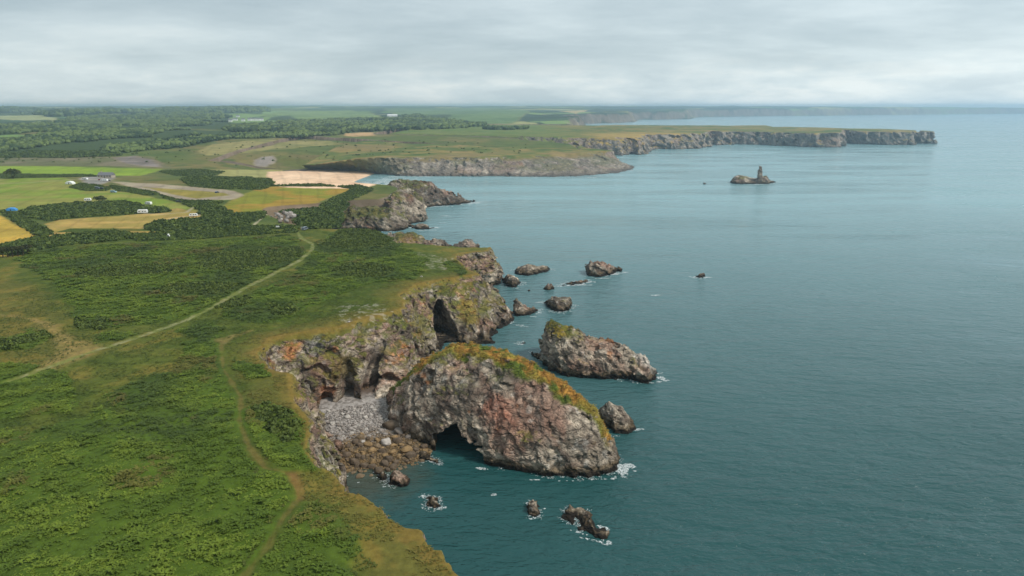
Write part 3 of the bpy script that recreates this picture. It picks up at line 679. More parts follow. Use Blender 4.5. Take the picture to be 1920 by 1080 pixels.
# tussocks on the stack
top = (g > .6)
iv = np.nonzero(top)[0]; iv = rng.choice(iv, min(3500, len(iv)), replace=False)
Vv, Ff, Cc = tufts(V[iv], .3 + .3 * rng.random(len(iv)), gc[iv] * 1.05, nf=6, w=.2)
lo_ = np.array(o.location); gr = mkobj('grass_cap', Vv - lo_, Ff, M_leaf, Cc, smooth=False, parent=o); gr['kind'] = 'stuff'
ROCKS = [
 ('sea_stack', [(1012, 680, 655, 10), (1018, 688, 618, 20), (1030, 695, 604, 26), (1045, 702, 602, 28), (1062, 707, 610, 28), (1090, 711, 622, 27), (1108, 711, 633, 25), (1140, 712, 638, 24), (1167, 713, 647, 22), (1200, 718, 664, 18), (1217, 719, 680, 13), (1231, 711, 700, 7)], .45, .9, 'second sea stack with mossy green top, behind and right of the big one', 'sea stack', 1),
 ('sea_rock', [(1122, 783, 770, 4), (1130, 795, 762, 9), (1140, 804, 760, 11), (1153, 812, 762, 12), (1170, 815, 774, 10), (1184, 814, 788, 7), (1192, 807, 800, 4)], .35, .6, 'pale grey wedge rock just right of the big stack', 'rock', 0),
 ('sea_rock', [(965, 512, 508, 8), (975, 516, 502, 12), (990, 517, 498, 14), (1005, 515, 499, 13), (1020, 511, 501, 9), (1030, 508, 504, 5)], .6, .8, 'long low dark rock off the headland tip', 'rock', 0),
 ('sea_rock', [(942, 528, 524, 6), (950, 536, 517, 11), (960, 540, 515, 12), (970, 538, 523, 9), (976, 533, 530, 4)], .5, .8, 'stubby dark rock close under the headland tip', 'rock', 0),
 ('sea_rock', [(989, 545, 543.5, 2), (992, 546, 542, 3), (995, 545, 543.5, 2)], .35, .4, 'tiny black rock showing between two small skerries', 'rock', 0),
 ('sea_rock', [(1018, 543, 540, 4), (1028, 545, 533, 7), (1034, 544, 534, 6), (1040, 542, 539, 3)], .45, .6, 'small pointed dark rock left of the thin skerry', 'rock', 0),
 ('sea_rock', [(1048, 536, 534.5, 3), (1065, 535.5, 531, 6), (1085, 533, 526, 7), (1100, 530, 524, 7), (1109, 527, 525, 3)], .5, .6, 'thin slanting skerry awash with white foam along it', 'rock', 0),
 ('sea_rock', [(1100, 514, 504, 8), (1106, 518, 494, 15), (1118, 520, 491, 18), (1135, 518, 494, 16), (1148, 514, 500, 10), (1157, 509.5, 501, 5), (1166, 510, 504, 3)], .6, .9, 'domed pale topped islet with a small arm on its right', 'rock', 0),
 ('sea_rock', [(1019, 568, 564, 5), (1026, 577, 560, 11), (1040, 584, 557, 14), (1056, 585, 557, 14), (1068, 583, 559, 11), (1073, 574, 563, 5)], .5, .8, 'squat dark block of rock alone above the second stack', 'rock', 0),
 ('sea_rock', [(1303, 519.5, 517, 4), (1311, 521.5, 513, 8), (1318, 520.5, 513, 7), (1323, 518.5, 516, 3)], .5, .6, 'lone small dark rock far out in open water', 'rock', 0),
 ('sea_rock', [(961, 592, 572, 6), (967, 594, 558, 9), (978, 594, 566, 9), (988, 592, 577, 8), (1000, 588, 576, 6), (1007, 584, 582, 3)], .4, .7, 'pointed brown rock at the foot of the cave cliff', 'rock', 0),
 ('sea_rock', [(975, 645.5, 644, 2), (980, 645, 641.5, 2.5), (985, 643.5, 642, 1.5)], .3, .4, 'flat black rock awash between the cave cliff and the stacks', 'rock', 0),
 ('sea_rock', [(998, 667, 664.5, 3), (1005, 671, 664, 4), (1013, 674, 668, 3)], .35, .5, 'small black rock touching the foot of the second stack', 'rock', 0),
 ('sea_rock', [(730, 905, 899, 3), (738, 911, 890, 5), (749, 914, 885, 6), (759, 913, 893, 5), (766, 908, 902, 3)], .3, .55, 'brown boulder standing in the shallows below the cove', 'rock', 0),
 ('sea_rock', [(795, 945, 940, 3), (804, 951, 931, 5), (813, 955, 928, 6), (822, 954, 936, 5), (830, 950, 946, 2.5)], .3, .55, 'small brown rock ringed with white foam flecks, nearest the turf edge', 'rock', 0),
 ('sea_rock', [(983, 961, 956, 3), (990, 967, 943, 6), (998, 970, 939, 7), (1008, 967, 947, 5), (1015, 959, 956, 2.5)], .3, .55, 'conical brown rock midway below the big stack', 'rock', 0),
 ('sea_rock', [(1060, 974, 969, 3), (1070, 985, 968, 7), (1088, 995, 966, 9), (1103, 1003, 968, 9), (1118, 1010, 985, 7), (1131, 1014, 995, 5), (1139, 1011, 1005, 2.5)], .3, .6, 'long brown wedge rock nearest the bottom of the view', 'rock', 0),
 ('sea_rock', [(705, 897, 890, 3), (716, 901, 884, 4), (728, 899, 888, 3)], .3, .5, 'low dark boulder left of the one in the cove shallows', 'rock', 0),
 ('sea_rock', [(775, 862, 855, 3), (788, 866, 847, 5), (800, 865, 845, 5), (812, 868, 852, 4), (824, 872, 862, 3)], .3, .55, 'pale brown boulder where the beach meets the cave mouth', 'rock', 0),
 ('sea_rock', [(1319, 345, 344, 3), (1321, 345.3, 343, 4), (1323, 345, 344, 3)], .8, .8, 'tiny black rock left of the pinnacle islet', 'rock', 0),
 ('pinnacle_islet', [(1368, 342, 341, 12), (1373, 344, 334, 26), (1380, 345, 328, 34), (1390, 345, 328, 36), (1399, 345, 331, 34), (1409, 345, 334, 30), (1417, 345, 335, 26), (1419.6, 345, 332, 14), (1420.4, 345, 320, 14), (1423.5, 345, 311, 12), (1427.5, 345, 312, 12), (1429.2, 345, 322, 14), (1429.6, 345, 330, 16), (1434, 345, 328, 20), (1439, 345, 332, 18), (1443, 344, 338, 12), (1454, 342, 340.5, 6)], 1.1, 1.6, 'islet with a tall leaning rock pinnacle standing far out in the bay', 'sea stack', 0),
]
for nm, st, vx, s, lb, cat, green in ROCKS:
    vx = min(vx, .55) if green else vx
    V, F = loft_rock(st, vx, s, .35, e=1.1, fine=vx < 1, amp=.35 if nm == 'pinnacle_islet' else 1.0 if s > .85 else .75, frac=.55)
    if len(F) < 4: print('EMPTY', lb); continue
    N = vnormals(V, F); x, y, z = V.T
    c = rock_col(V, N, s, .12 if green else .1, .2, tide=2.0 if z.max() > 5 else 1.1, dark=.0 if green else .15)
    if green:
        n2 = fbm3(x, y, z, 6, 4); gg = sstep(.35, .6, N[:, 2] + .25 * n2) * sstep(12, 15, z + 2.5 * n2) * sstep(1125, 1095, 960 + x / y * 1300 * .98 + 25 * n2)
        c = mixv(c, mixv(hx(92, 98, 34)[None], hx(132, 114, 46)[None], sstep(-.3, .4, n2)), gg)
        c = mixv(c, WHITE[None], sstep(7, 3, np.linalg.norm(V - np.array(PY(1215, 675, 250)), axis=1) + 2 * n2) * .6)
    c = c * .84
    o = place(nm, V, F, M_rock if vx < 1 else M_rockfar, c); tag(o, lb, cat, 'rocks standing in the sea' if nm == 'sea_rock' else None)
log('rocks')
CRAGS = [  # crags that belong to the coast: stations, voxel, block scale, moss
 ('crag', [(872, 530, 508, 10), (885, 530, 498, 16), (900, 530, 484, 20), (915, 529, 478, 22), (927, 528, 484, 20), (935, 527, 500, 15), (944, 525, 518, 8)], .5, .9, .15),
 ('crag', [(726, 476, 446, 26), (745, 476, 438, 30), (760, 476, 437, 32), (775, 474, 437, 30), (788, 472, 442, 26), (798, 470, 452, 16)], .7, 1.1, .55),
 ('crag', [(786, 474, 462, 14), (797, 474, 450, 20), (815, 473, 447, 22), (830, 471, 449, 20), (842, 469, 456, 16), (850, 467, 461, 8)], .7, 1.0, .2),
 ('crag', [(842, 470, 462, 10), (858, 470, 456, 14), (873, 469, 452, 14), (881, 468, 450, 10), (888, 467, 456, 9), (898, 466, 461, 6)], .7, 1.0, .0),
 ('crag', [(764, 425, 422, 8), (775, 429, 420, 14), (790, 431, 418, 16), (805, 430, 419, 12), (818, 427, 424, 6)], .8, 1.0, .0),
 ('crag', [(724, 394, 356, 50), (733, 394, 346, 60), (742, 394, 338, 66), (760, 393, 339, 66), (780, 391, 341, 60), (793, 389, 341, 56), (806, 388, 340, 50), (815, 387, 346, 44), (826, 386, 355, 38), (845, 385, 359, 30), (862, 384, 366, 24), (880, 381, 374, 14), (890, 379, 378, 6)], 1.0, 1.9, .35),
 ('crag', [(726, 431, 374, 60), (738, 431, 362, 70), (750, 427, 356, 74), (765, 421, 356, 70), (778, 418, 360, 60), (788, 417, 371, 46), (796, 416, 388, 24), (799, 413, 405, 10)], 1.0, 1.7, .35),
 ('crag', [(612, 430, 412, 20), (625, 430, 402, 34), (642, 430, 394, 44), (660, 431, 389, 50), (680, 432, 388, 50), (700, 433, 387, 50), (720, 434, 391, 46), (740, 434, 398, 38), (754, 432, 405, 26), (765, 429, 414, 14), (770, 427, 421, 7)], 1.0, 1.6, .55),
]
for nm, st, vx, s, ms in CRAGS:
    V, F = loft_rock(st, vx, s, .5, e=1.3, fine=vx < .9, frac=.6)
    N = vnormals(V, F)
    c = rock_col(V, N, s, .2, ms, tide=1.6, dark=.1) * .78
    tag(place(nm, V, F, M_rock if vx < .9 else M_rockfar, c), kind='structure')
log('crags')
# ================================================================== cove beach and boulders
BCH = [(-63, 214), (-57, 219), (-50, 230), (-44, 236), (-36, 236), (-31, 216), (-31, 196), (-27, 186), (-31, 179), (-38, 174), (-44, 166), (-52, 182), (-58, 200)]
BCB = [(-63, 214), (-57, 215), (-51, 219), (-45, 220), (-39, 217), (-33, 210), (-31, 196), (-24, 188), (-25, 181), (-38, 174), (-44, 166), (-52, 182), (-58, 200)]
def H_cove(x, y):
    d = (y - 178) + (-x - 38) * .35
    return np.interp(d, [-14, -3, 8, 30, 45, 70], [-2.2, -.5, .7, 1.3, 1.8, 2.2]) + .3 * fbm2(x, y, 5, 3)
xs = np.arange(-70, -5, .35); ys = np.arange(158, 252, .35); X_, Y_ = np.meshgrid(xs, ys, indexing='ij'); nx, ny = X_.shape
f1, f2, cv = cell3(X_.ravel() / 1.1, Y_.ravel() / 1.1, np.zeros(X_.size))
Z_ = H_cove(X_, Y_) - 3.5 * sstep(-25, -20, X_) * sstep(215, 205, Y_) + .35 * (.6 - f1).reshape(X_.shape)
V = np.stack([X_.ravel(), Y_.ravel(), Z_.ravel()], 1); idx = np.arange(nx * ny).reshape(nx, ny)
F = np.stack([idx[:-1, :-1], idx[1:, :-1], idx[1:, 1:], idx[:-1, 1:]], -1).reshape(-1, 4)
def cove_col(x, y, r):
    d = (y - 178) + (-x - 38) * .35
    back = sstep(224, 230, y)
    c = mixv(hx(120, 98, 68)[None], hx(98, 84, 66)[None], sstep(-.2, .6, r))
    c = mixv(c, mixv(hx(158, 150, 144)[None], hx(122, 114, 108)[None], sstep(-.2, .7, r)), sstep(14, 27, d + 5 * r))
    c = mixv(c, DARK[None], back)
    return mixv(c, TIDE2[None] * .6, sstep(1, -5, d))
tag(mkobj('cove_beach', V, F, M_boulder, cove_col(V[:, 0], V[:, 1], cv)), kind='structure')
def boulder_mesh(seed, sub_=3):
    import bmesh
    bm = bmesh.new(); bmesh.ops.create_icosphere(bm, subdivisions=sub_, radius=1.0)
    V = np.array([v.co[:] for v in bm.verts], 'f'); F = np.array([[v.index for v in f.verts] for f in bm.faces], 'i4'); bm.free()
    r = np.random.default_rng(seed)
    for _ in range(13):
        n = r.normal(size=3); n /= np.linalg.norm(n); h = .62 + .25 * r.random(); d = V @ n; V = V - np.outer(np.maximum(d - h, 0), n)
    V = V * (1 + .07 * fbm3(V[:, 0] + seed * 3, V[:, 1], V[:, 2], .6, 3))[:, None]; V *= [1.15, .9, .7]
    return V.astype('f'), F
BM = [boulder_mesh(i) for i in range(6)]
bmeshes = []
tones = [(hx(112, 95, 74), 'b'), (hx(94, 80, 66), 'b'), (hx(134, 110, 78), 'b'), (hx(140, 132, 126), 'g'), (hx(168, 160, 152), 'g'), (hx(118, 109, 102), 'g')]
for i, ((v, f_), (tn, kd)) in enumerate(zip(BM, tones)):
    cc = np.repeat(tn[None], len(v), 0) * (1 + .25 * fbm3(v[:, 0], v[:, 1], v[:, 2], .7, 3))[:, None]
    ob = mkobj('boulder', v, f_, M_boulder, cc, smooth=False, link=False); bmeshes.append((ob.data, kd)); bpy.data.objects.remove(ob)
nb = 0; placed = []
rb = np.random.default_rng(3)
for it in range(6000):
    if nb >= 230: break
    u = rb.uniform(615, 800); v = rb.uniform(750, 885); x0, y0 = P(u, v, 1.5)
    if pdist(np.array([x0]), np.array([y0]), BCB)[0] < .5: continue
    d = (y0 - 178) + (-x0 - 38) * .35
    r = (.35 + .75 * rb.random() ** 1.6) * (1.9 if d < 20 else 1.0) * (1.5 if rb.random() < .1 else 1)
    if any((x0 - a) ** 2 + (y0 - b) ** 2 < (.8 * (r + c)) ** 2 for a, b, c in placed): continue
    placed.append((x0, y0, r)); k = rb.integers(0, 3) if d < 17 + rb.uniform(-5, 8) else rb.integers(3, 6)
    me, kd = bmeshes[k]; ob = bpy.data.objects.new('boulder', me); C.collection.objects.link(ob)
    ob.location = (x0, y0, float(H_cove(np.array([x0]), np.array([y0]))[0]) + .25 * r); ob.scale = (r, r, r); ob.rotation_euler = (rb.uniform(-.3, .3), rb.uniform(-.3, .3), rb.uniform(0, 6.28))
    if kd == 'b': tag(ob, 'brown boulder on the lower part of the cove beach', 'boulder', 'brown boulders low on the cove beach')
    else: tag(ob, 'pale grey boulder at the back of the cove beach', 'boulder', 'grey boulders at the back of the cove beach')
    nb += 1
for (u, v, r, sx) in ((742, 802, 3.6, 1.0),):
    me, kd = bmeshes[1]; ob = bpy.data.objects.new('boulder', me); C.collection.objects.link(ob); x0, y0 = P(u, v, 1.0)
    ob.location = (x0, y0, 1.2); ob.scale = (r * 1.3, r, r); tag(ob, 'largest rounded boulder, against the left foot of the big stack', 'boulder')
V, F = loft_rock([(700, 760, 738, 8), (712, 757, 712, 14), (730, 752, 702, 16), (745, 748, 704, 16), (758, 742, 715, 12), (766, 735, 725, 6)], .4, .5, .3, e=1.0, frac=.8)
tag(place('fallen_slab', V, F, M_rock, rock_col(V, vnormals(V, F), .8, .1, 0.0, tide=.1)), 'smooth grey rock slab leaning at the back of the cove', 'rock')
q = scatter(BCB, 5.0); q = q[pdist(q[:, 0], q[:, 1], BCB) > 0]; n = len(q)
v0, f0 = boulder_mesh(9, 1); r = .18 + .3 * rng.random(n) ** 2; th = rng.random(n) * 6.28
Vv = v0[None] * r[:, None, None]; Vv = np.stack([Vv[..., 0] * np.cos(th)[:, None] - Vv[..., 1] * np.sin(th)[:, None], Vv[..., 0] * np.sin(th)[:, None] + Vv[..., 1] * np.cos(th)[:, None], Vv[..., 2]], -1)
Vv += np.stack([q[:, 0], q[:, 1], H_cove(q[:, 0], q[:, 1]) + .12], 1)[:, None]
Ff = (f0[None] + (np.arange(n) * len(v0))[:, None, None]).reshape(-1, 3); Cc = np.repeat(cove_col(q[:, 0], q[:, 1], rng.random(n) * 2 - 1) * (.75 + .6 * rng.random((n, 1))), len(v0), 0)
tag(mkobj('cobbles', Vv.reshape(-1, 3), Ff, M_boulder, Cc, smooth=False), 'loose cobbles filling the gaps between the boulders of the cove', 'cobbles', kind='stuff')
log('cove', nb)
# ================================================================== far coast solids
def shift(pts, dx, dy): return [(a + dx, b + dy) for a, b in pts]
# shelving headland beyond the beach
SHB = [P(600, 318.5), P(660, 321), P(712, 327), P(760, 330.5), P(850, 331), P(950, 331), P(1010, 332), P(1080, 331), P(1105, 329), P(1150, 325.5), P(1180, 320), P(1192, 317)]
x_, y_ = SHB[-1]
SHB += [(x_ + 2, y_ + 35), (x_ - 35, y_ + 110), (x_ - 40, y_ + 200), P(1160, 296), P(1120, 292), P(1040, 289), P(930, 286), (-520, 1700), (-520, 1150)]
SHT = [P(600, 314, 9), P(660, 314, 10), P(720, 309, 16), (P(800, 300, 20)), P(880, 302, 20), P(950, 298, 22), P(1000, 293, 24), P(1050, 289, 25), P(1100, 286, 25), P(1135, 284, 25), P(1150, 284, 24)]
x_, y_ = SHT[-1]
SHT += [(x_ - 30, y_ + 70), (x_ - 60, y_ + 190), P(1100, 279, 27), P(1040, 277, 27), P(930, 275, 27), (-500, 1680), (-500, 1160)]
def H_sh(x, y):
    h = 25.5 + 3.0 * sstep(1250, 1600, y) + 1.6 * fbm2(x, y, 70, 3) - 3 * sstep(250, 330, x)
    h = h - 13 * sstep(-190, -340, x) * sstep(1330, 1100, y)
    return h
V, F = morph_land(SHT, SHB, H_sh, 31, 1.6, (-330, 260, 1020, 1640), (), s=2.6, big=1.2, e=1.05, fine=False)
V1, F1 = V, F; N1 = vnormals(V, F)
STB = [P(900, 283), P(960, 286), P(1040, 289.5), P(1100, 290.5), P(1165, 292), P(1178, 291), P(1184, 289), P(1192, 291.5), P(1209, 290.5), P(1213, 285), P(1226, 280), P(1260, 280.5), P(1302, 279.5), P(1330, 276.5), P(1338, 270), P(1346, 272.5), P(1380, 271),
       P(1435, 271.5), P(1450, 273), P(1500, 275), P(1550, 276.5), P(1579, 276.5), P(1584, 266.5), P(1592, 270.0), P(1620, 271), P(1665, 272), P(1711, 271.8), P(1717, 266.5), P(1723, 269.5), P(1740, 269.5), P(1755, 269)]
x_, y_ = STB[-1]
STB += [(x_ + 6, y_ + 60), (x_ - 60, y_ + 200), (x_ - 330, y_ + 330), P(1440, 255), P(1380, 254), P(1300, 252), P(1180, 250.5), (260, 2480), (60, 2550), (-340, 2550), (-340, 1750)]
def H_st(x, y):
    return np.interp(x, [-300, 200, 520, 760, 900, 1100, 1250], [35, 35.5, 35, 34.5, 37, 34, 33]) + 1.0 * fbm2(x, y, 80, 3) + 3.0 * sstep(1700, 2200, y) * sstep(600, 100, x)
def inset(x): return 14.0
def morph_inset(base, ins, H, Hm, vx, bounds, s, big, e=.8, zmin=-4.0, e2=1.0):
    x0, x1, y0, y1 = bounds
    zz = np.arange(zmin, Hm + 6, vx, dtype='f'); xs = np.arange(x0, x1, vx, dtype='f'); ys = np.arange(y0, y1, vx, dtype='f')
    X2, Y2 = np.meshgrid(xs, ys, indexing='ij'); dB = pdist(X2, Y2, base); Hh = H(X2, Y2).astype('f')
    w = ins(X2, Y2)
    t = np.clip(zz[None, None] / Hh[..., None], 0, 1); d = dB[..., None] - w[..., None] * (1 - (1 - t) ** e) 
    sd = -d; ix = np.nonzero((np.abs(sd) < 14) & (zz[None, None] < Hh[..., None] + 3))
    bx, by, bz = xs[ix[0]], ys[ix[1]], zz[ix[2]]
    sd[ix] -= rock_disp(bx, by, bz, s, big, False) * (.25 + .75 * sstep(0, 6, Hh[ix[0], ix[1]] - bz))
    sd = np.maximum(sd, (zz[None, None] - Hh[..., None]) * .9)
    V, F = to_mesh(sd, (x0, y0, zmin), vx); return V, orient(V, F)
V2, F2 = morph_inset(STB, lambda X, Y: np.interp(X, [-300, 150, 300, 420, 560, 1300], [45, 45, 26, 30, 12, 6]).astype('f'), H_st, 40, 2.2, (-340, 1290, 1480, 2560), 3.4, 2.3, e=.75)
V2, F2 = keep_main(V2, F2); N2 = vnormals(V2, F2)
for V, F, N, Hf, vx in ((V1, F1, N1, H_sh, 1.6), (V2, F2, N2, H_st, 2.2)):
    x, y, z = V.T; h = Hf(x, y); n1 = fbm2(x, y, 90, 4); n2 = fbm2(x, y, 25, 4)
    G = mixv(hx(98, 106, 52)[None], hx(122, 112, 64)[None], sstep(-.4, .4, n1 + .4 * n2)); G = mixv(G, hx(76, 92, 44)[None], sstep(-.1, .4, -n1 + .3 * n2) * .85)
    br_ = mixv(G, hx(152, 128, 78)[None], sstep(.0, .5, n2) * .6)
    if V is V2:
        G = mixv(br_, hx(166, 138, 78)[None], sstep(120, 260, x) * sstep(640, 560, x) * sstep(1900, 1700, y) * .7)
        G = mixv(G, hx(92, 112, 56)[None], sstep(200, 60, x) * .7)
    else: G = mixv(br_, hx(122, 104, 78)[None], np.maximum(sstep(.8, 4, h - z), sstep(-.1, .5, n1) * .5) * .7)
    rc = rock_col(V, N, 2.6, .15, .34, tide=2.6)
    rc = rc * .78; rc = mixv(rc, hx(146, 138, 130)[None], .4 * np.ones(len(V)))
    st_ = sstep(.86, .70, N[:, 2] + .08 * n2)
    if V is V1: st_ = np.maximum(st_, sstep(3, 7, h - z + 3 * n2)) * np.maximum(sstep(-250, -130, x + 20 * n2), sstep(4.5, 2.0, z + n2))
    if V is V1: G = mixv(G, mixv(hx(116, 108, 66)[None], hx(92, 100, 50)[None], sstep(-.2, .4, n2)), sstep(-130, -220, x) * sstep(.5, 3, h - z))
    c = mixv(G, rc, st_)
    cl = st_[F].mean(1) > .5; fz = V[F].mean(1)[:, 2]
    for nm, kp, mt in (('headland', ~cl, M_land), ('cliffs', cl & (fz > -2.5), M_rockfar)):
        v, f_, u_ = sub(V, F, kp); tag(mkobj(nm, v, f_, mt, c[u_]), kind='structure')
log('far coast', len(F1), len(F2))
# ================================================================== inland terrain, one sheet to the horizon
ST_back = [P(1100, 236.5), P(1050, 234.5), P(1000, 233), P(1040, 231.5), P(1100, 232), P(1150, 230.5), P(1196, 229), P(1192, 226), P(1160, 225.5), P(1200, 224.5), P(1260, 224), P(1299, 223), P(1296, 221.5), P(1310, 219.5), P(1440, 217.5), P(1600, 216.2), P(1700, 215), P(1820, 214), P(1925, 213), P(2050, 212.3), P(2400, 211.5)]
COAST = [(-460, 300), (-112, 300), (-108, 462), (-108, 482), (-150, 500), (-185, 560), (-140, 592), (-105, 600), (-92, 640), (-94, 700), (-104, 730), (-150, 765), (-212, 830)] + \
        [P(684, 348, 0), P(700, 338, 0), P(722, 329, 0), (-190, 1075), (-40, 1100), (60, 1100), (120, 1190), (150, 1300), (150, 1420), (40, 1560), (60, 1650), (200, 1650), (270, 1640), (330, 1800), (420, 1860), (560, 1960), (900, 2050), (1080, 2080), (900, 2190), (600, 2260), (240, 2420), (230, 2600), (260, 3000)] + ST_back + \
        [(11000, 14500), (-14000, 14500), (-7000, 2000), (-2500, 250), (-900, 250)]
LOWSH = 3.0
def inland_h(x, y):
    h = H_land(x, y); d = pdist(x, y, COAST) + np.where(y < 2600, 3, 14) * fbm2(x, y, 60, 3) * np.where(y < 2600, .5, 2.0)
    w = np.interp(y, [400, 1000, 2600, 3400, 9000], [14, 30, 30, 70, 110])
    prof = sstep(0, 1, d / w)
    hh = -6 + (h + 6) * np.clip(prof, 0, 1) ** .8
    hh = hh - .7 * sstep(470, 462, y) * (x > -310)
    return hh, d
COVER = [  # fields and ground: polygon, colour, second colour
    (((-40, 311), (120, 312), (305, 317), (290, 323), (180, 331), (0, 330), (-60, 331)), hx(130, 150, 50), hx(118, 140, 48)),
    (((-60, 337), (120, 333), (150, 345), (230, 358), (330, 378), (372, 392), (368, 400), (290, 392), (180, 378), (60, 388), (0, 402), (-60, 395)), hx(116, 134, 50), hx(134, 132, 66)),
    (((84, 420), (110, 412), (220, 405), (300, 396), (332, 390), (372, 398), (376, 408), (330, 412), (285, 422), (266, 432), (290, 440), (420, 436), (420, 446), (80, 446), (100, 436)), hx(176, 146, 84), hx(150, 132, 70)),
    (((-60, 400), (0, 404), (84, 444), (60, 456), (-60, 470)), hx(192, 158, 70), hx(168, 142, 62)),
    (((-60, 462), (40, 455), (60, 466), (30, 482), (-60, 490)), hx(192, 158, 70), hx(168, 142, 62)),
    (((405, 394), (440, 372), (495, 348), (560, 346), (640, 346), (664, 356), (640, 362), (600, 378), (580, 390), (520, 398), (440, 400)), hx(124, 124, 46), hx(152, 124, 52)),
    (((210, 341), (290, 344), (380, 352), (440, 358), (458, 366), (440, 374), (395, 375), (340, 376), (300, 366), (250, 352)), hx(148, 134, 116), hx(160, 146, 124)),
    (((270, 351), (330, 355), (420, 362), (432, 366), (370, 372), (320, 364)), hx(132, 122, 58), hx(150, 132, 66)),
    (((148, 334), (200, 330), (218, 334), (204, 341), (180, 349), (160, 345)), hx(150, 144, 140), hx(132, 128, 122)),
    (((450, 318), (530, 316), (530, 323), (505, 333), (440, 331), (330, 326), (340, 321)), hx(150, 146, 92), hx(138, 132, 76)),
    (((500, 322), (530, 320.5), (600, 319), (672, 320), (722, 326), (728, 333), (706, 346), (680, 354), (640, 354), (540, 352), (480, 345), (500, 332)), hx(226, 192, 160), hx(216, 180, 148)),
    (((470, 296), (540, 290), (700, 292), (730, 306), (640, 318), (540, 318), (480, 312)), hx(106, 98, 60), hx(92, 96, 46)),
    (((475, 300), (490, 294), (512, 292), (520, 300), (500, 313), (478, 312)), hx(140, 130, 122), hx(120, 112, 104)),
    (((540, 318), (600, 314.5), (690, 316), (700, 322), (600, 319), (530, 321)), hx(110, 100, 92), hx(90, 84, 78)),
    (((-60, 292), (60, 290), (180, 294), (285, 293), (330, 316), (200, 311), (0, 311), (-60, 311)), hx(118, 108, 86), hx(98, 98, 66)),
    (((210, 295), (255, 292), (290, 300), (305, 314), (270, 312), (230, 306)), hx(138, 126, 120), hx(114, 104, 98)),
    (((370, 285), (400, 270), (480, 262), (620, 262), (640, 268), (560, 276), (440, 290), (390, 292)), hx(142, 132, 84), hx(120, 118, 70)),
    (((620, 284), (700, 278), (860, 272), (900, 280), (760, 288), (640, 290)), hx(132, 118, 94), hx(118, 116, 72)),
    (((645, 250), (700, 248), (705, 254), (668, 256), (646, 255)), hx(188, 152, 112), hx(168, 138, 96)),
    (((-40, 253), (30, 252), (62, 254), (30, 262), (-40, 266)), hx(112, 136, 74), hx(104, 128, 66)),
    (((355, 252), (440, 248), (500, 248), (480, 252), (400, 256)), hx(158, 156, 106), hx(142, 140, 90)),
    (((490, 216), (560, 209), (650, 208), (700, 212), (715, 222), (640, 225), (560, 228), (540, 222)), hx(122, 140, 82), hx(104, 124, 70)),
    (((720, 206), (860, 203), (1000, 206), (960, 232), (880, 232), (820, 222), (740, 216)), hx(104, 124, 76), hx(88, 110, 66)),
    (((-60, 213), (30, 216), (105, 222), (110, 226), (40, 226), (-60, 222)), hx(158, 160, 112), hx(142, 146, 98)),
    (((1045, 209), (1075, 205.5), (1105, 206), (1080, 213)), hx(190, 168, 112), hx(176, 154, 102)),
    (((225, 236), (262, 236), (262, 242), (228, 240)), hx(164, 166, 116), hx(148, 150, 104)),
    (((865, 246), (905, 246), (905, 249), (868, 249)), hx(176, 160, 110), hx(158, 146, 96)),
    (((0, 300), (0, 300), (0, 300)), hx(0, 0, 0), hx(0, 0, 0)),
][:-1]
COVW = [(poly(*q), a, b) for q, a, b in COVER]
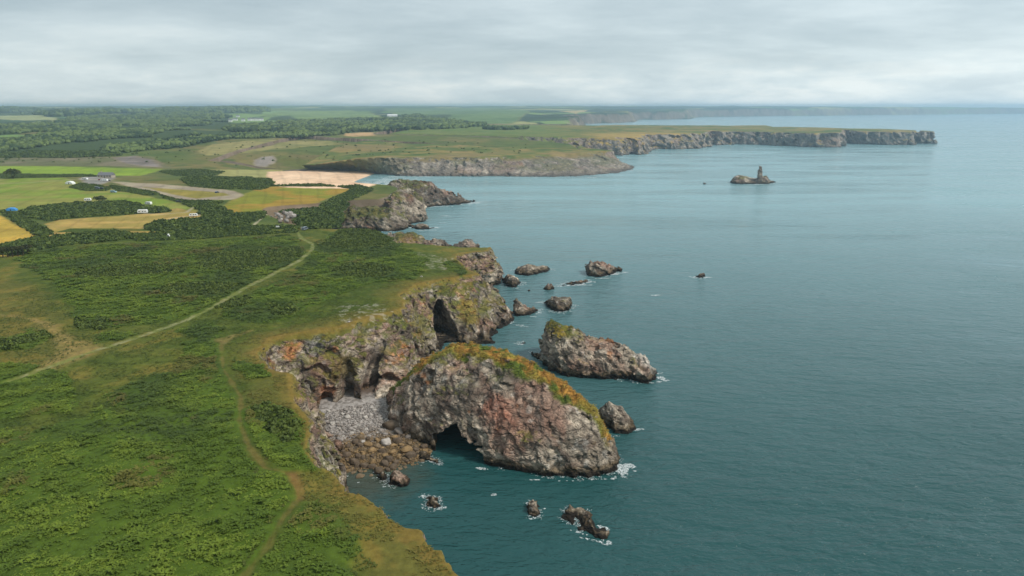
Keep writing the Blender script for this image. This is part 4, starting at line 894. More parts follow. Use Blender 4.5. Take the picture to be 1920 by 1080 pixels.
SCRUBM = [  # mid-distance scrub masses and hedges: outline, size, label, category
    (((38, 398), (60, 390), (110, 384), (160, 380), (230, 378), (275, 386), (312, 392), (318, 398), (240, 402), (150, 408), (90, 414), (60, 408)), 2.2, 'wide dark thicket between the green field and the tan field', 'thicket'),
    (((270, 428), (290, 416), (340, 412), (400, 405), (450, 405), (470, 415), (462, 424), (420, 432), (330, 434), (285, 434)), 2.2, 'oval dark thicket wrapped by the curving tan field', 'thicket'),
    (((-40, 326.5), (60, 327), (150, 327.5), (180, 329), (180, 331.5), (60, 333), (-40, 334)), 1.6, 'straight dark hedge along the far side of the green field', 'hedge'),
    (((0, 398), (14, 392), (40, 404), (85, 430), (100, 440), (80, 446), (40, 424)), 1.8, 'dark diagonal hedge beside the golden field', 'hedge'),
    (((205, 348), (240, 352), (290, 360), (300, 366), (270, 366), (220, 358)), 1.5, 'low dark hedge behind the blue van', 'hedge'),
    (((300, 366), (340, 376), (400, 378), (420, 378), (400, 386), (372, 392), (340, 382)), 1.8, 'dark hedge curving round the end of the car park', 'hedge'),
    (((372, 392), (400, 386), (420, 392), (440, 402), (500, 398), (490, 410), (460, 420), (450, 404), (390, 404), (376, 402)), 2.0, 'dark scrub strip between the tan field and the orange field', 'thicket'),
    (((130, 352), (150, 344), (185, 348), (205, 352), (200, 358), (160, 358)), 1.6, 'low green scrub behind the white awning tent', 'thicket'),
    (((340, 336), (400, 332), (470, 332), (515, 345), (490, 356), (420, 354), (360, 350)), 2.0, 'broad green scrub right of the long car park', 'thicket'),
    (((496, 349), (560, 349.5), (640, 350), (672, 348), (700, 356), (690, 362), (650, 378), (620, 388), (600, 386), (640, 366), (662, 354), (600, 346)), 2.0, 'dark green hedge round the seaward side of the orange field', 'hedge'),
    (((520, 398), (580, 392), (640, 380), (660, 382), (640, 398), (610, 402), (560, 402)), 2.0, 'dark scrub at the lower corner of the orange field', 'thicket'),
    (((555, 400), (600, 396), (640, 400), (640, 428), (570, 430), (552, 415)), 2.2, 'deep green thicket right of the bare rock outcrop', 'thicket'),
    (((0, 462), (60, 448), (140, 440), (210, 434), (232, 436), (260, 446), (180, 456), (110, 462), (30, 480), (0, 478)), 2.1, 'tall dark hedge with brown crowns along the back of the headland', 'hedge'),
    (((232, 440), (300, 438), (400, 432), (470, 424), (560, 424), (560, 436), (460, 442), (380, 448), (260, 452)), 1.5, 'long low dark hedge behind the bracken slope', 'hedge'),
    (((250, 442), (330, 436), (350, 440), (280, 446)), 1.5, 'brownish scrub next to the small white cover', 'thicket'),
    (((0, 290), (60, 284), (200, 285), (230, 292), (140, 296), (0, 296)), 4.0, 'dark bushes under the wood along the valley side', 'thicket'),
    (((300, 322), (360, 318), (420, 322), (400, 330), (330, 330)), 1.8, 'green scrub at the right end of the bright field', 'thicket'),
    (((640, 292), (700, 296), (760, 290), (780, 300), (740, 308), (660, 306)), 2.5, 'dark green thicket on the slope above the beach', 'thicket'),
]
SCW = [poly(*q[0]) for q in SCRUBM]
WOODS = [
    poly((-80, 262), (40, 262), (120, 245), (260, 240), (420, 246), (520, 250), (640, 244), (646, 252), (560, 258), (420, 262), (350, 276), (220, 290), (-80, 296)),
    poly((420, 246), (430, 232), (560, 228), (700, 226), (780, 219), (860, 224), (920, 234), (880, 241), (720, 246), (560, 254)),
    poly((-80, 248), (60, 240), (180, 232), (330, 226), (440, 230), (430, 243), (250, 238), (100, 247), (-80, 260)),
    poly((-80, 236), (100, 228), (220, 226), (210, 232), (60, 240), (-80, 243)),
    poly((120, 222), (300, 216), (430, 214), (430, 226), (320, 226), (140, 230)),
    poly((-80, 210), (100, 206), (240, 206), (250, 214), (110, 218), (-80, 212)),
    poly((260, 212), (420, 206), (500, 206), (490, 214), (400, 214), (300, 216)),
    poly((500, 226), (515, 217), (545, 218), (560, 227)),
    poly((880, 244), (960, 236), (1010, 238), (990, 242)),
    poly((800, 218), (830, 212), (850, 216), (840, 220)),
]
LANES = [([PH(u, v) for u, v in [(-40, 346), (60, 342), (130, 337), (160, 336), (200, 338), (240, 342)]], 2.0),
         ([PH(u, v) for u, v in [(374, 400), (372, 404), (330, 408), (290, 418), (262, 432), (272, 442)]], 2.2),
         ([PH(u, v) for u, v in [(268, 400), (300, 402), (350, 398), (366, 386), (345, 380)]], 1.6),
         ([PH(u, v) for u, v in [(505, 398), (490, 410), (478, 420), (470, 430)]], 1.4)]
def terrain_col(V, N):
    x, y, z = V.T
    n1 = fbm2(x, y, 120, 4); n2 = fbm2(x, y, 30, 4); n3 = fbm2(x + 300, y, 9, 3)
    c = mixv(hx(88, 98, 48)[None], hx(116, 106, 64)[None], sstep(-.4, .4, n1 + .4 * n2)); c = mixv(c, hx(74, 90, 42)[None], sstep(-.1, .4, n2) * .8)
    # patchwork far inland
    s_ = np.where(y > 3500, 380., 240.)
    f1, f2, v = cell3(x / (s_ * 1.5) + .3 * fbm2(x, y, 900, 2), y / (s_ * 2.2), np.zeros(len(x)))
    pal = [hx(100, 128, 72), hx(118, 140, 80), hx(72, 92, 58), hx(150, 148, 96), hx(66, 86, 56), hx(110, 124, 70)]
    pc = np.array(pal)[np.clip(((v + 1) * 3).astype(int), 0, 5)]
    pc = mixv(pc, hx(50, 66, 44)[None], 1 - sstep(0.02, .09, f2 - f1))
    pc = mixv(pc, hx(50, 66, 46)[None], sstep(.05, .25, fbm2(x + 77, y * 1.0, 900, 4)))
    c = mixv(c, pc, sstep(2300, 2700, y))
    m = (y > 430) & (y < 16000)
    for pg, a, b in COVW:
        pa = np.array(pg); lo, hi = pa.min(0) - 60, pa.max(0) + 60
        i = np.nonzero((x > lo[0]) & (x < hi[0]) & (y > lo[1]) & (y < hi[1]))[0]
        if len(i) == 0: continue
        sc = np.clip(np.hypot(pa[:, 0].mean(), pa[:, 1].mean()) / 600, .8, 6)
        d = pdist(x[i], y[i], pg) + 1.0 * sc * n3[i]
        fl = mixv(a[None], b[None], sstep(-.3, .4, fbm2(x[i], y[i], 25 * sc, 4)))
        tw = (x[i] * .9 + y[i] * .3 + 6 * fbm2(x[i], y[i], 140, 2)); rows = -.12 * sstep(.80, .97, np.cos(tw / sc * .42)) + .05 * n3[i]; fl = fl * (1 + rows)[:, None]
        fl = mixv(fl, hx(128, 112, 66)[None], sstep(3.5 * sc, .4 * sc, d) * .35)
        c[i] = mixv(c[i], fl, sstep(-1.2 * sc, 1.0 * sc, d))
    for pg in WOODS + SCW:
        pa = np.array(pg); lo, hi = pa.min(0) - 40, pa.max(0) + 40
        i = np.nonzero((x > lo[0]) & (x < hi[0]) & (y > lo[1]) & (y < hi[1]))[0]
        if len(i): c[i] = mixv(c[i], hx(60, 75, 42)[None], sstep(-3, 4, pdist(x[i], y[i], pg) + 3 * n3[i]))
    for ln, w_ in LANES:
        pa = np.array(ln); lo, hi = pa.min(0) - 20, pa.max(0) + 20
        i = np.nonzero((x > lo[0]) & (x < hi[0]) & (y > lo[1]) & (y < hi[1]))[0]
        if len(i): c[i] = mixv(c[i], hx(168, 156, 132)[None], sstep(w_, w_ * .5, pdist(x[i], y[i], ln, False) + .4 * n3[i]) * .7)
    st_ = sstep(.93, .8, N[:, 2] + .05 * n2)
    rc = mixv(hx(128, 112, 100)[None], hx(100, 86, 74)[None], sstep(-.3, .4, fbm3(x, y, z * 3, 30, 4)))
    c = mixv(c, rc, st_ * np.where(y < 2600, .9, .8))
    return c
def polar(az0, az1, na, r0, r1, nr):
    az = np.radians(np.linspace(az0, az1, na)); rr = np.exp(np.linspace(math.log(r0), math.log(r1), nr))
    Az, Rr = np.meshgrid(az, rr, indexing='ij'); x = (np.sin(Az) * Rr).ravel(); y = (np.cos(Az) * Rr).ravel()
    h, d = inland_h(x, y)
    for sh, Hf, tb in ((SHT, H_sh, 18), (STB, H_st, 34)):
        pa = np.array(sh); lo, hi = pa.min(0), pa.max(0)
        i = np.nonzero((x > lo[0]) & (x < hi[0]) & (y > lo[1]) & (y < hi[1]))[0]
        if len(i):
            q = pdist(x[i], y[i], sh); k = sstep(0, tb, q)
            h[i] = np.where(q > 0, np.minimum(h[i], Hf(x[i], y[i]) * k - 1.2), h[i])
    V = np.stack([x, y, h], 1); idx = np.arange(na * nr).reshape(na, nr)
    F = np.stack([idx[:-1, :-1], idx[:-1, 1:], idx[1:, 1:], idx[1:, :-1]], -1).reshape(-1, 4)
    if np.cross(V[F[0, 1]] - V[F[0, 0]], V[F[0, 2]] - V[F[0, 0]])[2] < 0: F = F[:, ::-1]
    F = F[V[F].max(1)[:, 2] > -2.5]
    V, F, _ = sub(V, F, np.ones(len(F), bool)); N = vnormals(V, F); return V, F, N, terrain_col(V, N)
for (nm, a) in (('fields', (-50, 6, 900, 440, 1320, 620)), ('terrain', (-50, 48, 1100, 1315, 15500, 560))):
    V, F, N, c = polar(*a)
    tag(mkobj(nm, V, F, M_land, c), kind='structure'); log(nm, len(F))
# ------------------------------------------------------------------ hedges, thickets, woods
for pg, (_, rad, lb, ct) in zip(SCW, SCRUBM):
    near_ = np.array(pg)[:, 1].mean() < 900
    thicket('hedge' if ct == 'hedge' else 'thicket', pg, lb, ct, rad * .72, 1.5 / rad ** 2, hx(54, 70, 36), hx(96, 110, 52), None, nleaf=34 if near_ else 26, ls=.42)
def crowns(pts, rad, cols, seed=0):
    """lumpy tree crowns as rough low domes, each its own jittered shell"""
    v0, f0 = boulder_mesh(40 + seed, 2); v0 = v0 / np.array([1.15, .9, .7]); n = len(pts)
    J = 1 + .30 * rng.normal(size=(n, len(v0), 1)).clip(-1.6, 1.6)
    Vv = v0[None] * J * np.stack([rad, rad, rad * .85], 1)[:, None] + pts[:, None]
    F_ = (f0[None] + (np.arange(n) * len(v0))[:, None, None]).reshape(-1, 3)
    return Vv.reshape(-1, 3), F_, np.repeat(cols, len(v0), 0)
for i, pg in enumerate(WOODS):
    pa = np.array(pg); cd = float(np.hypot(*pa.mean(0))); rad = float(np.clip(cd / 420, 3.6, 14))
    area = abs(np.sum(pa[:, 0] * np.roll(pa[:, 1], 1) - pa[:, 1] * np.roll(pa[:, 0], 1))) / 2
    q = scatter(pg, min(1.0 / (rad ** 2 * 1.5), 6000 / max(area, 1))); q = q[pdist(q[:, 0], q[:, 1], pg) + rad * 4 * fbm2(q[:, 0], q[:, 1], rad * 16, 3) > 0]
    q = q[fbm2(q[:, 0] * .6 + 300, q[:, 1] * .35, rad * 22, 3) > (-.42 if i < 2 else -.12)]
    for g_, _, _ in COVW[9:]: q = q[pdist(q[:, 0], q[:, 1], g_) < -rad * .5]
    n = len(q); r = rad * (.65 + .75 * rng.random(n)); zt = H_land(q[:, 0], q[:, 1]) + r * .4 + rad * .5 * rng.random(n)
    tone = mixv(hx(46, 62, 40)[None], hx(98, 112, 64)[None], np.clip(.45 + .9 * fbm2(q[:, 0], q[:, 1], 60, 3) + .35 * rng.normal(size=n), 0, 1))
    Vv, Ff, Cc = crowns(np.stack([q[:, 0], q[:, 1], zt], 1), r, tone, i)
    tag(mkobj('woodland', Vv, Ff, M_wood, Cc, smooth=False), ['dark wood massed across the valley on the left', 'dark wood along the ridge behind the beach', 'hazy wood behind the left hand fields', 'wood strip beyond the pale stubble field', 'distant blue grey wood left of the cottages', 'farthest wood below the left horizon', 'far hazy wood under the hill', 'copse beside the white cottages', 'scrubby wood at the root of the long headland', 'small copse on the far green field'][i], 'wood', kind='stuff')
log('woods')
# small clumps loose in the valley and far hedgerows
q = np.array([PH(u, v) for u, v in zip(rng.uniform(0, 1000, 260), rng.uniform(262, 312, 260))]); inn = np.ones(len(q), bool)
for pg in [COVW[10][0]] + WOODS[:2]: inn &= pdist(q[:, 0], q[:, 1], pg) < -15
inn &= (q[:, 1] > 1120) & (pdist(q[:, 0], q[:, 1], COAST) > 60); q = q[inn]; n = len(q)
zt = np.maximum(H_land(q[:, 0], q[:, 1]), np.where(pdist(q[:, 0], q[:, 1], SHT) > 0, H_sh(q[:, 0], q[:, 1]), -9)) + .3; r = 1.0 + 1.8 * rng.random(n) ** 2
Vv, Ff, Cc = leaf_blob(np.stack([q[:, 0], q[:, 1], zt], 1), r, mixv(hx(72, 86, 44)[None], hx(96, 104, 56)[None], rng.random(n)), 30, .4, .7)
tag(mkobj('scrub', Vv, Ff, M_leaf, Cc, smooth=False), 'scattered low bushes over the dune slopes round the beach', 'scrub', kind='stuff')
# ------------------------------------------------------------------ single trees
def tree(u, v, h, w, lb, grp=None, c1=hx(50, 60, 32), c2=hx(82, 88, 46), trunk_frac=.45):
    x0, y0 = PH(u, v); z0 = float(H_land(np.array([x0]), np.array([y0]))[0]) - .15
    root = bpy.data.objects.new('tree', None); C.collection.objects.link(root); root.location = (x0, y0, z0); tag(root, lb, 'tree', grp)
    Vt, Ft = [], []; k = 0
    def limb(a, b, ra, rb_, n=6):
        nonlocal k
        a = np.array(a); b = np.array(b); d = b - a; d = d / np.linalg.norm(d); t = np.cross(d, [.3, .9, .1]); t /= np.linalg.norm(t); s_ = np.cross(d, t)
        for c_, r_ in ((a, ra), (b, rb_)):
            for j in range(n): an = 2 * math.pi * j / n; Vt.append(c_ + r_ * (t * math.cos(an) + s_ * math.sin(an)))
        for j in range(n): Ft.append((k + j, k + (j + 1) % n, k + n + (j + 1) % n, k + n + j))
        k += 2 * n
    hh = h * trunk_frac; limb((0, 0, 0), (.15 * w * .2, 0, hh), .055 * h, .035 * h)
    cen, rad = [], []
    for j in range(6):
        an = j * 1.05 + rng.random(); e_ = (w * .33 * math.cos(an), w * .33 * math.sin(an), h * (.62 + .2 * rng.random())); limb((.03 * w, 0, hh * (.8 + .2 * rng.random())), e_, .025 * h, .01 * h); cen.append(e_); rad.append(w * .26)
    cen.append((0, 0, h * .78)); rad.append(w * .32)
    mkobj('trunk', np.array(Vt), np.array(Ft), M_bark, smooth=True, parent=root)
    Vv, Ff, Cc = leaf_blob(np.array(cen), np.array(rad), mixv(c1[None], c2[None], rng.random(len(cen))), 130, .2, .9)
    mkobj('crown', Vv, Ff, M_leaf, Cc, smooth=False, parent=root); return root
M_bark = flat('bark', tuple(hx(70, 58, 46)), .9, .1)
tree(25, 335, 9, 15, 'round dark tree standing on the hedge beyond the green field', trunk_frac=.2)
tree(189, 379, 4.0, 9, 'low round bush on the rim of the dark thicket near the small caravan', trunk_frac=.2)
for i, (u, v) in enumerate([(-4, 484), (6, 483), (15, 482), (24, 481), (34, 480), (44, 479), (53, 477)]):
    tree(u, v, 5.2 + .6 * rng.random(), 4.6, 'one of the row of small bare stemmed trees before the golden field', 'row of small trees by the golden field', hx(48, 54, 32), hx(70, 70, 40))
# rock outcrop among the scrub
for i in range(26):
    u = rng.uniform(508, 554); v = rng.uniform(404, 420) if u > 522 else rng.uniform(404, 414); x0, y0 = PH(u, v); me, kd = bmeshes[4 if rng.random() < .15 else 3 if rng.random() < .5 else 5]
    r = rng.uniform(1.0, 2.4) if u > 522 else rng.uniform(.5, .9)
    ob = bpy.data.objects.new('outcrop_rock', me); C.collection.objects.link(ob); ob.location = (x0, y0, float(H_land(np.array([x0]), np.array([y0]))[0]) + .8 * (424 - v) * .12 + .2 * r); ob.scale = (r, r, r * 1.2); ob.rotation_euler = (rng.uniform(-.3, .3), .3, rng.uniform(0, 6))
    tag(ob, 'pale limestone block of the bare outcrop beside the deep green thicket', 'rock', 'blocks of the bare rock outcrop')
log('trees')
# ================================================================== vehicles, tents, buildings
M_white = flat('white_paint', (.78, .78, .76), .35); M_cream = flat('cream_paint', (.72, .68, .58), .4)
M_glass = flat('dark_glass', (.03, .04, .05), .15, .6); M_tyre = flat('tyre', (.02, .02, .02), .9, .1)
M_bluec = flat('blue_canvas', tuple(hx(70, 140, 200)), .7, .2); M_greyc = flat('grey_paint', tuple(hx(120, 128, 138)), .3)
M_darkc = flat('dark_paint', tuple(hx(48, 52, 60)), .3); M_slate = flat('slate', tuple(hx(112, 112, 116)), .8, .2)
M_stone = flat('stone_wall', tuple(hx(170, 160, 146)), .9, .2); M_redc = flat('red_paint', tuple(hx(150, 50, 45)), .35)
M_lblue = flat('pale_blue_paint', tuple(hx(150, 180, 196)), .3); M_canvas = flat('white_canvas', (.75, .76, .74), .8, .1)
def extr(profile, y0, y1, inset=0.0):
    """side profile (x,z) pushed across y, sides drawn in a little"""
    p = np.array(profile, float); n = len(p); c = p.mean(0); q = c + (p - c) * (1 - inset)
    V = [(a, y0, b) for a, b in q] + [(a, y0 + .12, b) for a, b in p] + [(a, y1 - .12, b) for a, b in p] + [(a, y1, b) for a, b in q]
    F = []
    for r in range(3):
        for j in range(n): a = r * n + j; b = r * n + (j + 1) % n; F.append((a, b, b + n, a + n))
    return V, F, [list(range(n)), list(range(3 * n, 4 * n))]
def pymesh(name, V, F, mat, parent=None, smooth=False):
    me = bpy.data.meshes.new(name); me.from_pydata([tuple(map(float, v)) for v in V], [], F); me.materials.append(mat); me.update()
    o = bpy.data.objects.new(name, me); C.collection.objects.link(o)
    if parent: o.parent = parent
    return o
def solid_profile(name, prof, y0, y1, mat, parent=None, inset=.04):
    V, F, caps = extr(prof, y0, y1, inset); F = F + [caps[0][::-1], caps[1]]
    import bmesh
    o = pymesh(name, V, F, mat, parent); bm = bmesh.new(); bm.from_mesh(o.data); bmesh.ops.recalc_face_normals(bm, faces=bm.faces); bm.to_mesh(o.data); bm.free(); return o
def box(name, x0, x1, y0, y1, z0, z1, mat, parent=None):
    return solid_profile(name, [(x0, z0), (x1, z0), (x1, z1), (x0, z1)], y0, y1, mat, parent, 0.0)
def wheel(x, y, r, parent):
    n = 14; V = []; F = []
    for yy in (y - .11, y + .11):
        for j in range(n): a = 2 * math.pi * j / n; V.append((x + r * math.cos(a), yy, r + r * math.sin(a)))
    for j in range(n): F.append((j, (j + 1) % n, n + (j + 1) % n, n + j))
    F += [list(range(n))[::-1], list(range(n, 2 * n))]
    return pymesh('wheel', V, F, M_tyre, parent)
def root_at(name, u, v, rot, lb, cat, grp=None, sc=1.0, dz=0.0):
    x0, y0 = PH(u, v); z0 = float(H_land(np.array([x0]), np.array([y0]))[0])
    r = bpy.data.objects.new(name, None); C.collection.objects.link(r); r.location = (x0, y0, z0 + dz); r.rotation_euler = (0, 0, rot); r.scale = (sc,) * 3
    return tag(r, lb, cat, grp)
def caravan(u, v, rot, lb, L=6.4, body=None, h=2.6, grp='caravans on the campsite'):
    r = root_at('caravan', u, v, rot, lb, 'caravan', grp); b = body or M_white
    solid_profile('body', [(-L / 2, .55), (-L / 2 - .1, 1.5), (-L / 2 + .35, h - .1), (-L / 2 + .8, h), (L / 2 - .7, h), (L / 2 - .2, h - .4), (L / 2, 1.3), (L / 2 - .1, .55)], -1.12, 1.12, b, r)
    for s_ in (-1, 1):
        for xx in (-L * .3, L * .05, L * .3): box('window', xx - .45, xx + .45, s_ * 1.13 - .02, s_ * 1.13 + .02, 1.35, 1.95, M_glass, r)
        wheel(0.0, s_ * .95, .34, r)
    box('door', -L * .15 - .3, -L * .15 + .3, -1.16, -1.12, .6, 2.3, M_cream, r)
    box('drawbar', L / 2 - .1, L / 2 + 1.1, -.06, .06, .42, .52, M_darkc, r); return r
def car(u, v, rot, lb, paint, L=4.3, van=False, grp=None):
    r = root_at('parked_van' if van else 'parked_car', u, v, rot, lb, 'van' if van else 'car', grp); k = L / 4.3
    if van:
        prof = [(-2.3, .35), (-2.35, 1.9), (-2.2, 2.15), (1.1, 2.15), (1.75, 1.35), (2.3, 1.1), (2.4, .4)]; top = 1.95
        glass = [(-1.9, 1.3), (-1.9, 1.85), (.95, 1.85), (1.4, 1.3)]
    else:
        prof = [(-2.1, .35), (-2.15, .85), (-1.95, .95), (-1.5, 1.4), (.3, 1.43), (1.0, .98), (1.95, .82), (2.15, .6), (2.1, .35)]
        glass = [(-1.6, .98), (-1.3, 1.32), (.2, 1.34), (.75, .98)]
    w = .95 if van else .86
    solid_profile('body', [(a * k, b) for a, b in prof], -w, w, paint, r, .06)
    for s_ in (-1, 1):
        o = solid_profile('side_window', [(a * k, b) for a, b in glass], s_ * (w + .005) - .015, s_ * (w + .005) + .015, M_glass, r, 0)
        for xx in (-1.3, 1.3): wheel(xx * k, s_ * (w - .08), .32, r)
    fx = 1.5 if van else .7
    pymesh('windscreen', [(1.13 * k, -w * .85, 2.12), (1.13 * k, w * .85, 2.12), (1.74 * k + .02, w * .85, 1.4), (1.74 * k + .02, -w * .85, 1.4)] if van else [(.33 * k, -w * .8, 1.44), (.33 * k, w * .8, 1.44), (1.0 * k, w * .85, 1.01), (1.0 * k, -w * .85, 1.01)], [(0, 1, 2, 3)], M_glass, r)
    return r
caravan(268, 400, .15, 'large white caravan standing on the tan field beside the thicket', 7.2, h=3.0)
caravan(279, 384, -.25, 'white caravan just behind the largest one, on the green field', 5.6)
caravan(165, 377, .2, 'white caravan alone at the edge of the green field by the round bush', 5.4)
caravan(363, 406, .3, 'low white caravan at the right end of the tan field', 5.8, h=2.2)
caravan(160, 337.5, -.2, 'white caravan on the gravel by the stone building', 6.0, h=2.3)
caravan(196, 340, -.15, 'long white caravan parked in front of the stone building', 8.0, h=2.6)
car(213, 361, -.2, 'pale blue van on the green field under the low hedge', M_lblue, 5.4, True, 'vehicles on the campsite')
car(183, 354, -.1, 'silver van in the gap of the hedge left of the blue van', M_greyc, 4.8, True, 'vehicles on the campsite')
car(191, 354, -.1, 'dark car right behind the silver van', M_darkc, 4.4, False, 'vehicles on the campsite')
car(335, 379, .4, 'black car in the hedge gap beside the car park end', M_darkc, 4.3, False, 'vehicles on the campsite')
car(407, 361.5, 1.2, 'lone dark blue car standing on the long bare car park', flat('blue_paint', tuple(hx(52, 74, 110)), .3), 4.4, False, 'vehicles on the campsite')
car(188, 338, .3, 'small red car beside the long white caravan', M_redc, 4.0, False, 'vehicles on the campsite')
car(204, 339.5, .1, 'dark car at the right end of the long white caravan', M_darkc, 4.4, False, 'vehicles on the campsite')
car(572, 431, 1.3, 'grey campervan parked at the head of the footpath', M_greyc, 4.8, True, 'vehicles on the campsite')
def tent(u, v, rot, lb, mat, L, W_, h, cat='tent', nm='tent'):
    r = root_at(nm, u, v, rot, lb, cat)
    solid_profile('canopy', [(-L / 2, .0), (-L / 2 + .25, h * .55), (-L * .18, h), (L * .2, h * .96), (L / 2 - .3, h * .5), (L / 2, .0)], -W_ / 2, W_ / 2, mat, r, .25)
    pymesh('entrance', [(-.5, -W_ / 2 - .03, .02), (.5, -W_ / 2 - .03, .02), (.25, -W_ / 2 - .0, h * .65), (-.25, -W_ / 2 - .0, h * .65)], [(0, 1, 2, 3)], M_darkc, r)
    for s_ in (-1, 1): pymesh('pole', [(s_ * L * .45, -W_ * .6, 0), (s_ * L * .45 + .06, -W_ * .6, 0), (s_ * L * .3 + .06, -W_ * .5, h * .8), (s_ * L * .3, -W_ * .5, h * .8)], [(0, 1, 2, 3)], M_darkc, r)
    return r
tent(132, 345, -.2, 'white awning tent at the top of the green field', M_canvas, 9.0, 4.5, 3.0)
tent(22, 395, .25, 'bright blue tent at the left corner of the green field', M_bluec, 7.5, 4.5, 2.4)
tent(316, 443, .1, 'small white domed cover on the hedge behind the bracken', M_canvas, 1.6, 1.4, 1.6, 'tent')
# white round sign board on a post at the path head
r = root_at('notice_board', 521, 430, .1, 'small white board on a dark post left of the grey campervan', 'board'); solid_profile('board', [(-1.1, 1.5), (-1.2, 1.9), (-.9, 2.4), (.9, 2.4), (1.2, 1.9), (1.1, 1.5)], -.08, .08, M_white, r, 0); box('post', .5, .7, -.1, .1, 0, 1.5, M_darkc, r)
r = root_at('gate_post', 565, 431, .1, 'pale upright gate post just left of the grey campervan', 'post'); box('post', -.28, .28, -.28, .28, 0, 2.1, M_stone, r); box('cap', -.36, .36, -.36, .36, 2.102, 2.25, M_slate, r)
def house(u, v, rot, lb, L, W_, h, wall, roof, grp=None, nw=3, z=None):
    r = root_at('cottage', u, v, rot, lb, 'building', grp); rh = W_ * .42
    box('wall', -L / 2, L / 2, -W_ / 2, W_ / 2, 0, h, wall, r)
    V = [(-L / 2 - .3, -W_ / 2 - .4, h - .15), (L / 2 + .3, -W_ / 2 - .4, h - .15), (L / 2 + .3, W_ / 2 + .4, h - .15), (-L / 2 - .3, W_ / 2 + .4, h - .15), (-L / 2 - .3, 0, h + rh), (L / 2 + .3, 0, h + rh)]
    rf = pymesh('roof', V, [(0, 1, 5, 4), (2, 3, 4, 5), (1, 2, 5), (3, 0, 4), (3, 2, 1, 0)], roof, r)
    box('chimney', -L * .35, -L * .35 + .9, -.5, .4, h + rh * .55, h + rh + 1.3, wall, rf)
    for j in range(nw): xx = -L / 2 + L * (j + .5) / nw; box('window', xx - .5, xx + .5, -W_ / 2 - .06, -W_ / 2 + .05, h * .42, h * .8, M_glass, r)
    box('door', -.5, .5, -W_ / 2 - .05, -W_ / 2 + .05, .02, min(2.1, h * .38), M_darkc, r); return r
house(200, 333, -.12, 'long stone building with grey slate roof behind the caravans', 17, 7, 3.2, M_stone, M_slate, None, 5)
for i, (u, v, lb, L) in enumerate([(441, 226, 'white cottage at the left end of the hazy hamlet', 20), (446, 220, 'white cottage standing highest above the hazy hamlet', 16), (456, 227, 'small white cottage second along the hazy hamlet', 14), (468, 226.5, 'pale cottage in the middle of the hazy hamlet', 14), (478, 226.5, 'long white terrace in the hazy hamlet', 44), (488, 226.5, 'white cottage at the right end of the hazy hamlet', 26), (432, 229, 'grey white farm building left below the hazy hamlet', 14)]):
    house(u, v, .1, lb, L, 11, 8, M_white, M_slate, 'white cottages of the distant hamlet')
house(736, 219, .0, 'long white farm shed on the far green ridge', 50, 14, 8, M_white, M_white)
house(1010, 206, 0, 'tiny white farm on the far coast', 30, 12, 9, M_white, M_slate) if False else None
# white stones on the turf
for (u, v, r, lb) in ((790, 519, .55, 'lone white stone lying on the short turf above the cave cliff'), (654, 604, .5, 'small white stone on the lip of the cove cliff')):
    x0, y0 = PH(u, v); me, kd = bmeshes[4]; ob = bpy.data.objects.new('stone', me); C.collection.objects.link(ob); ob.location = (x0, y0, float(H_land(np.array([x0]), np.array([y0]))[0]) + .15); ob.scale = (r, r, r); tag(ob, lb, 'stone')
log('objects')
# ================================================================== foam
M_foam = flat('foam', (.74, .78, .78), .8, .2)
_n = M_foam.node_tree; _g = nd(_n, 'ShaderNodeNewGeometry'); _t = nd(_n, 'ShaderNodeTexNoise', Scale=2.2, Detail=5.0, Roughness=.7); lk(_n, _g.outputs['Position'], _t.inputs['Vector'])
_a = nd(_n, 'ShaderNodeMapRange'); lk(_n, _t.outputs[0], _a.inputs[0])
for _i, _v in enumerate((.42, .62, .12, .95)): _a.inputs[1 + _i].default_value = _v
lk(_n, _a.outputs[0], _n.nodes['Principled BSDF'].inputs['Alpha'])
FV, FF = [], []
def foam(u, v, L, W_, rot=0.0, dens=.5, cell=.3, z=.06, seed=0):
    x0, y0 = P(u, v); r = np.random.default_rng(int(u * 7 + v * 13 + seed)); nx, ny = max(3, int(L / cell)), max(3, int(W_ / cell))
    X, Y = np.meshgrid((np.arange(nx + 1) / nx - .5) * L, (np.arange(ny + 1) / ny - .5) * W_, indexing='ij')
    X = X + r.normal(size=X.shape) * cell * .25; Y = Y + r.normal(size=Y.shape) * cell * .25
    ca, sa = math.cos(rot), math.sin(rot); Xw = x0 + X * ca - Y * sa; Yw = y0 + X * sa + Y * ca
    k = 1 - np.hypot(X / (L / 2), Y / (W_ / 2)); g = np.where(k < .04, -9, np.minimum(k, .55) * 1.5 - .25 + 1.5 * fbm2(Xw + seed * 5, Yw, cell * 5, 3) + .8 * fbm2(Xw, Yw + 9, cell * 1.8, 1))
    idx = np.arange(X.size).reshape(X.shape); Q = np.stack([idx[:-1, :-1], idx[1:, :-1], idx[1:, 1:], idx[:-1, 1:]], -1).reshape(-1, 4)
    gm = g.ravel()[Q].mean(1); Q = Q[gm > 1.0 - dens]
    if len(Q) == 0: return
    FF.append(Q + sum(len(a) for a in FV)); FV.append(np.stack([Xw.ravel(), Yw.ravel(), np.full(X.size, z) + .05 * r.random(X.size)], 1))
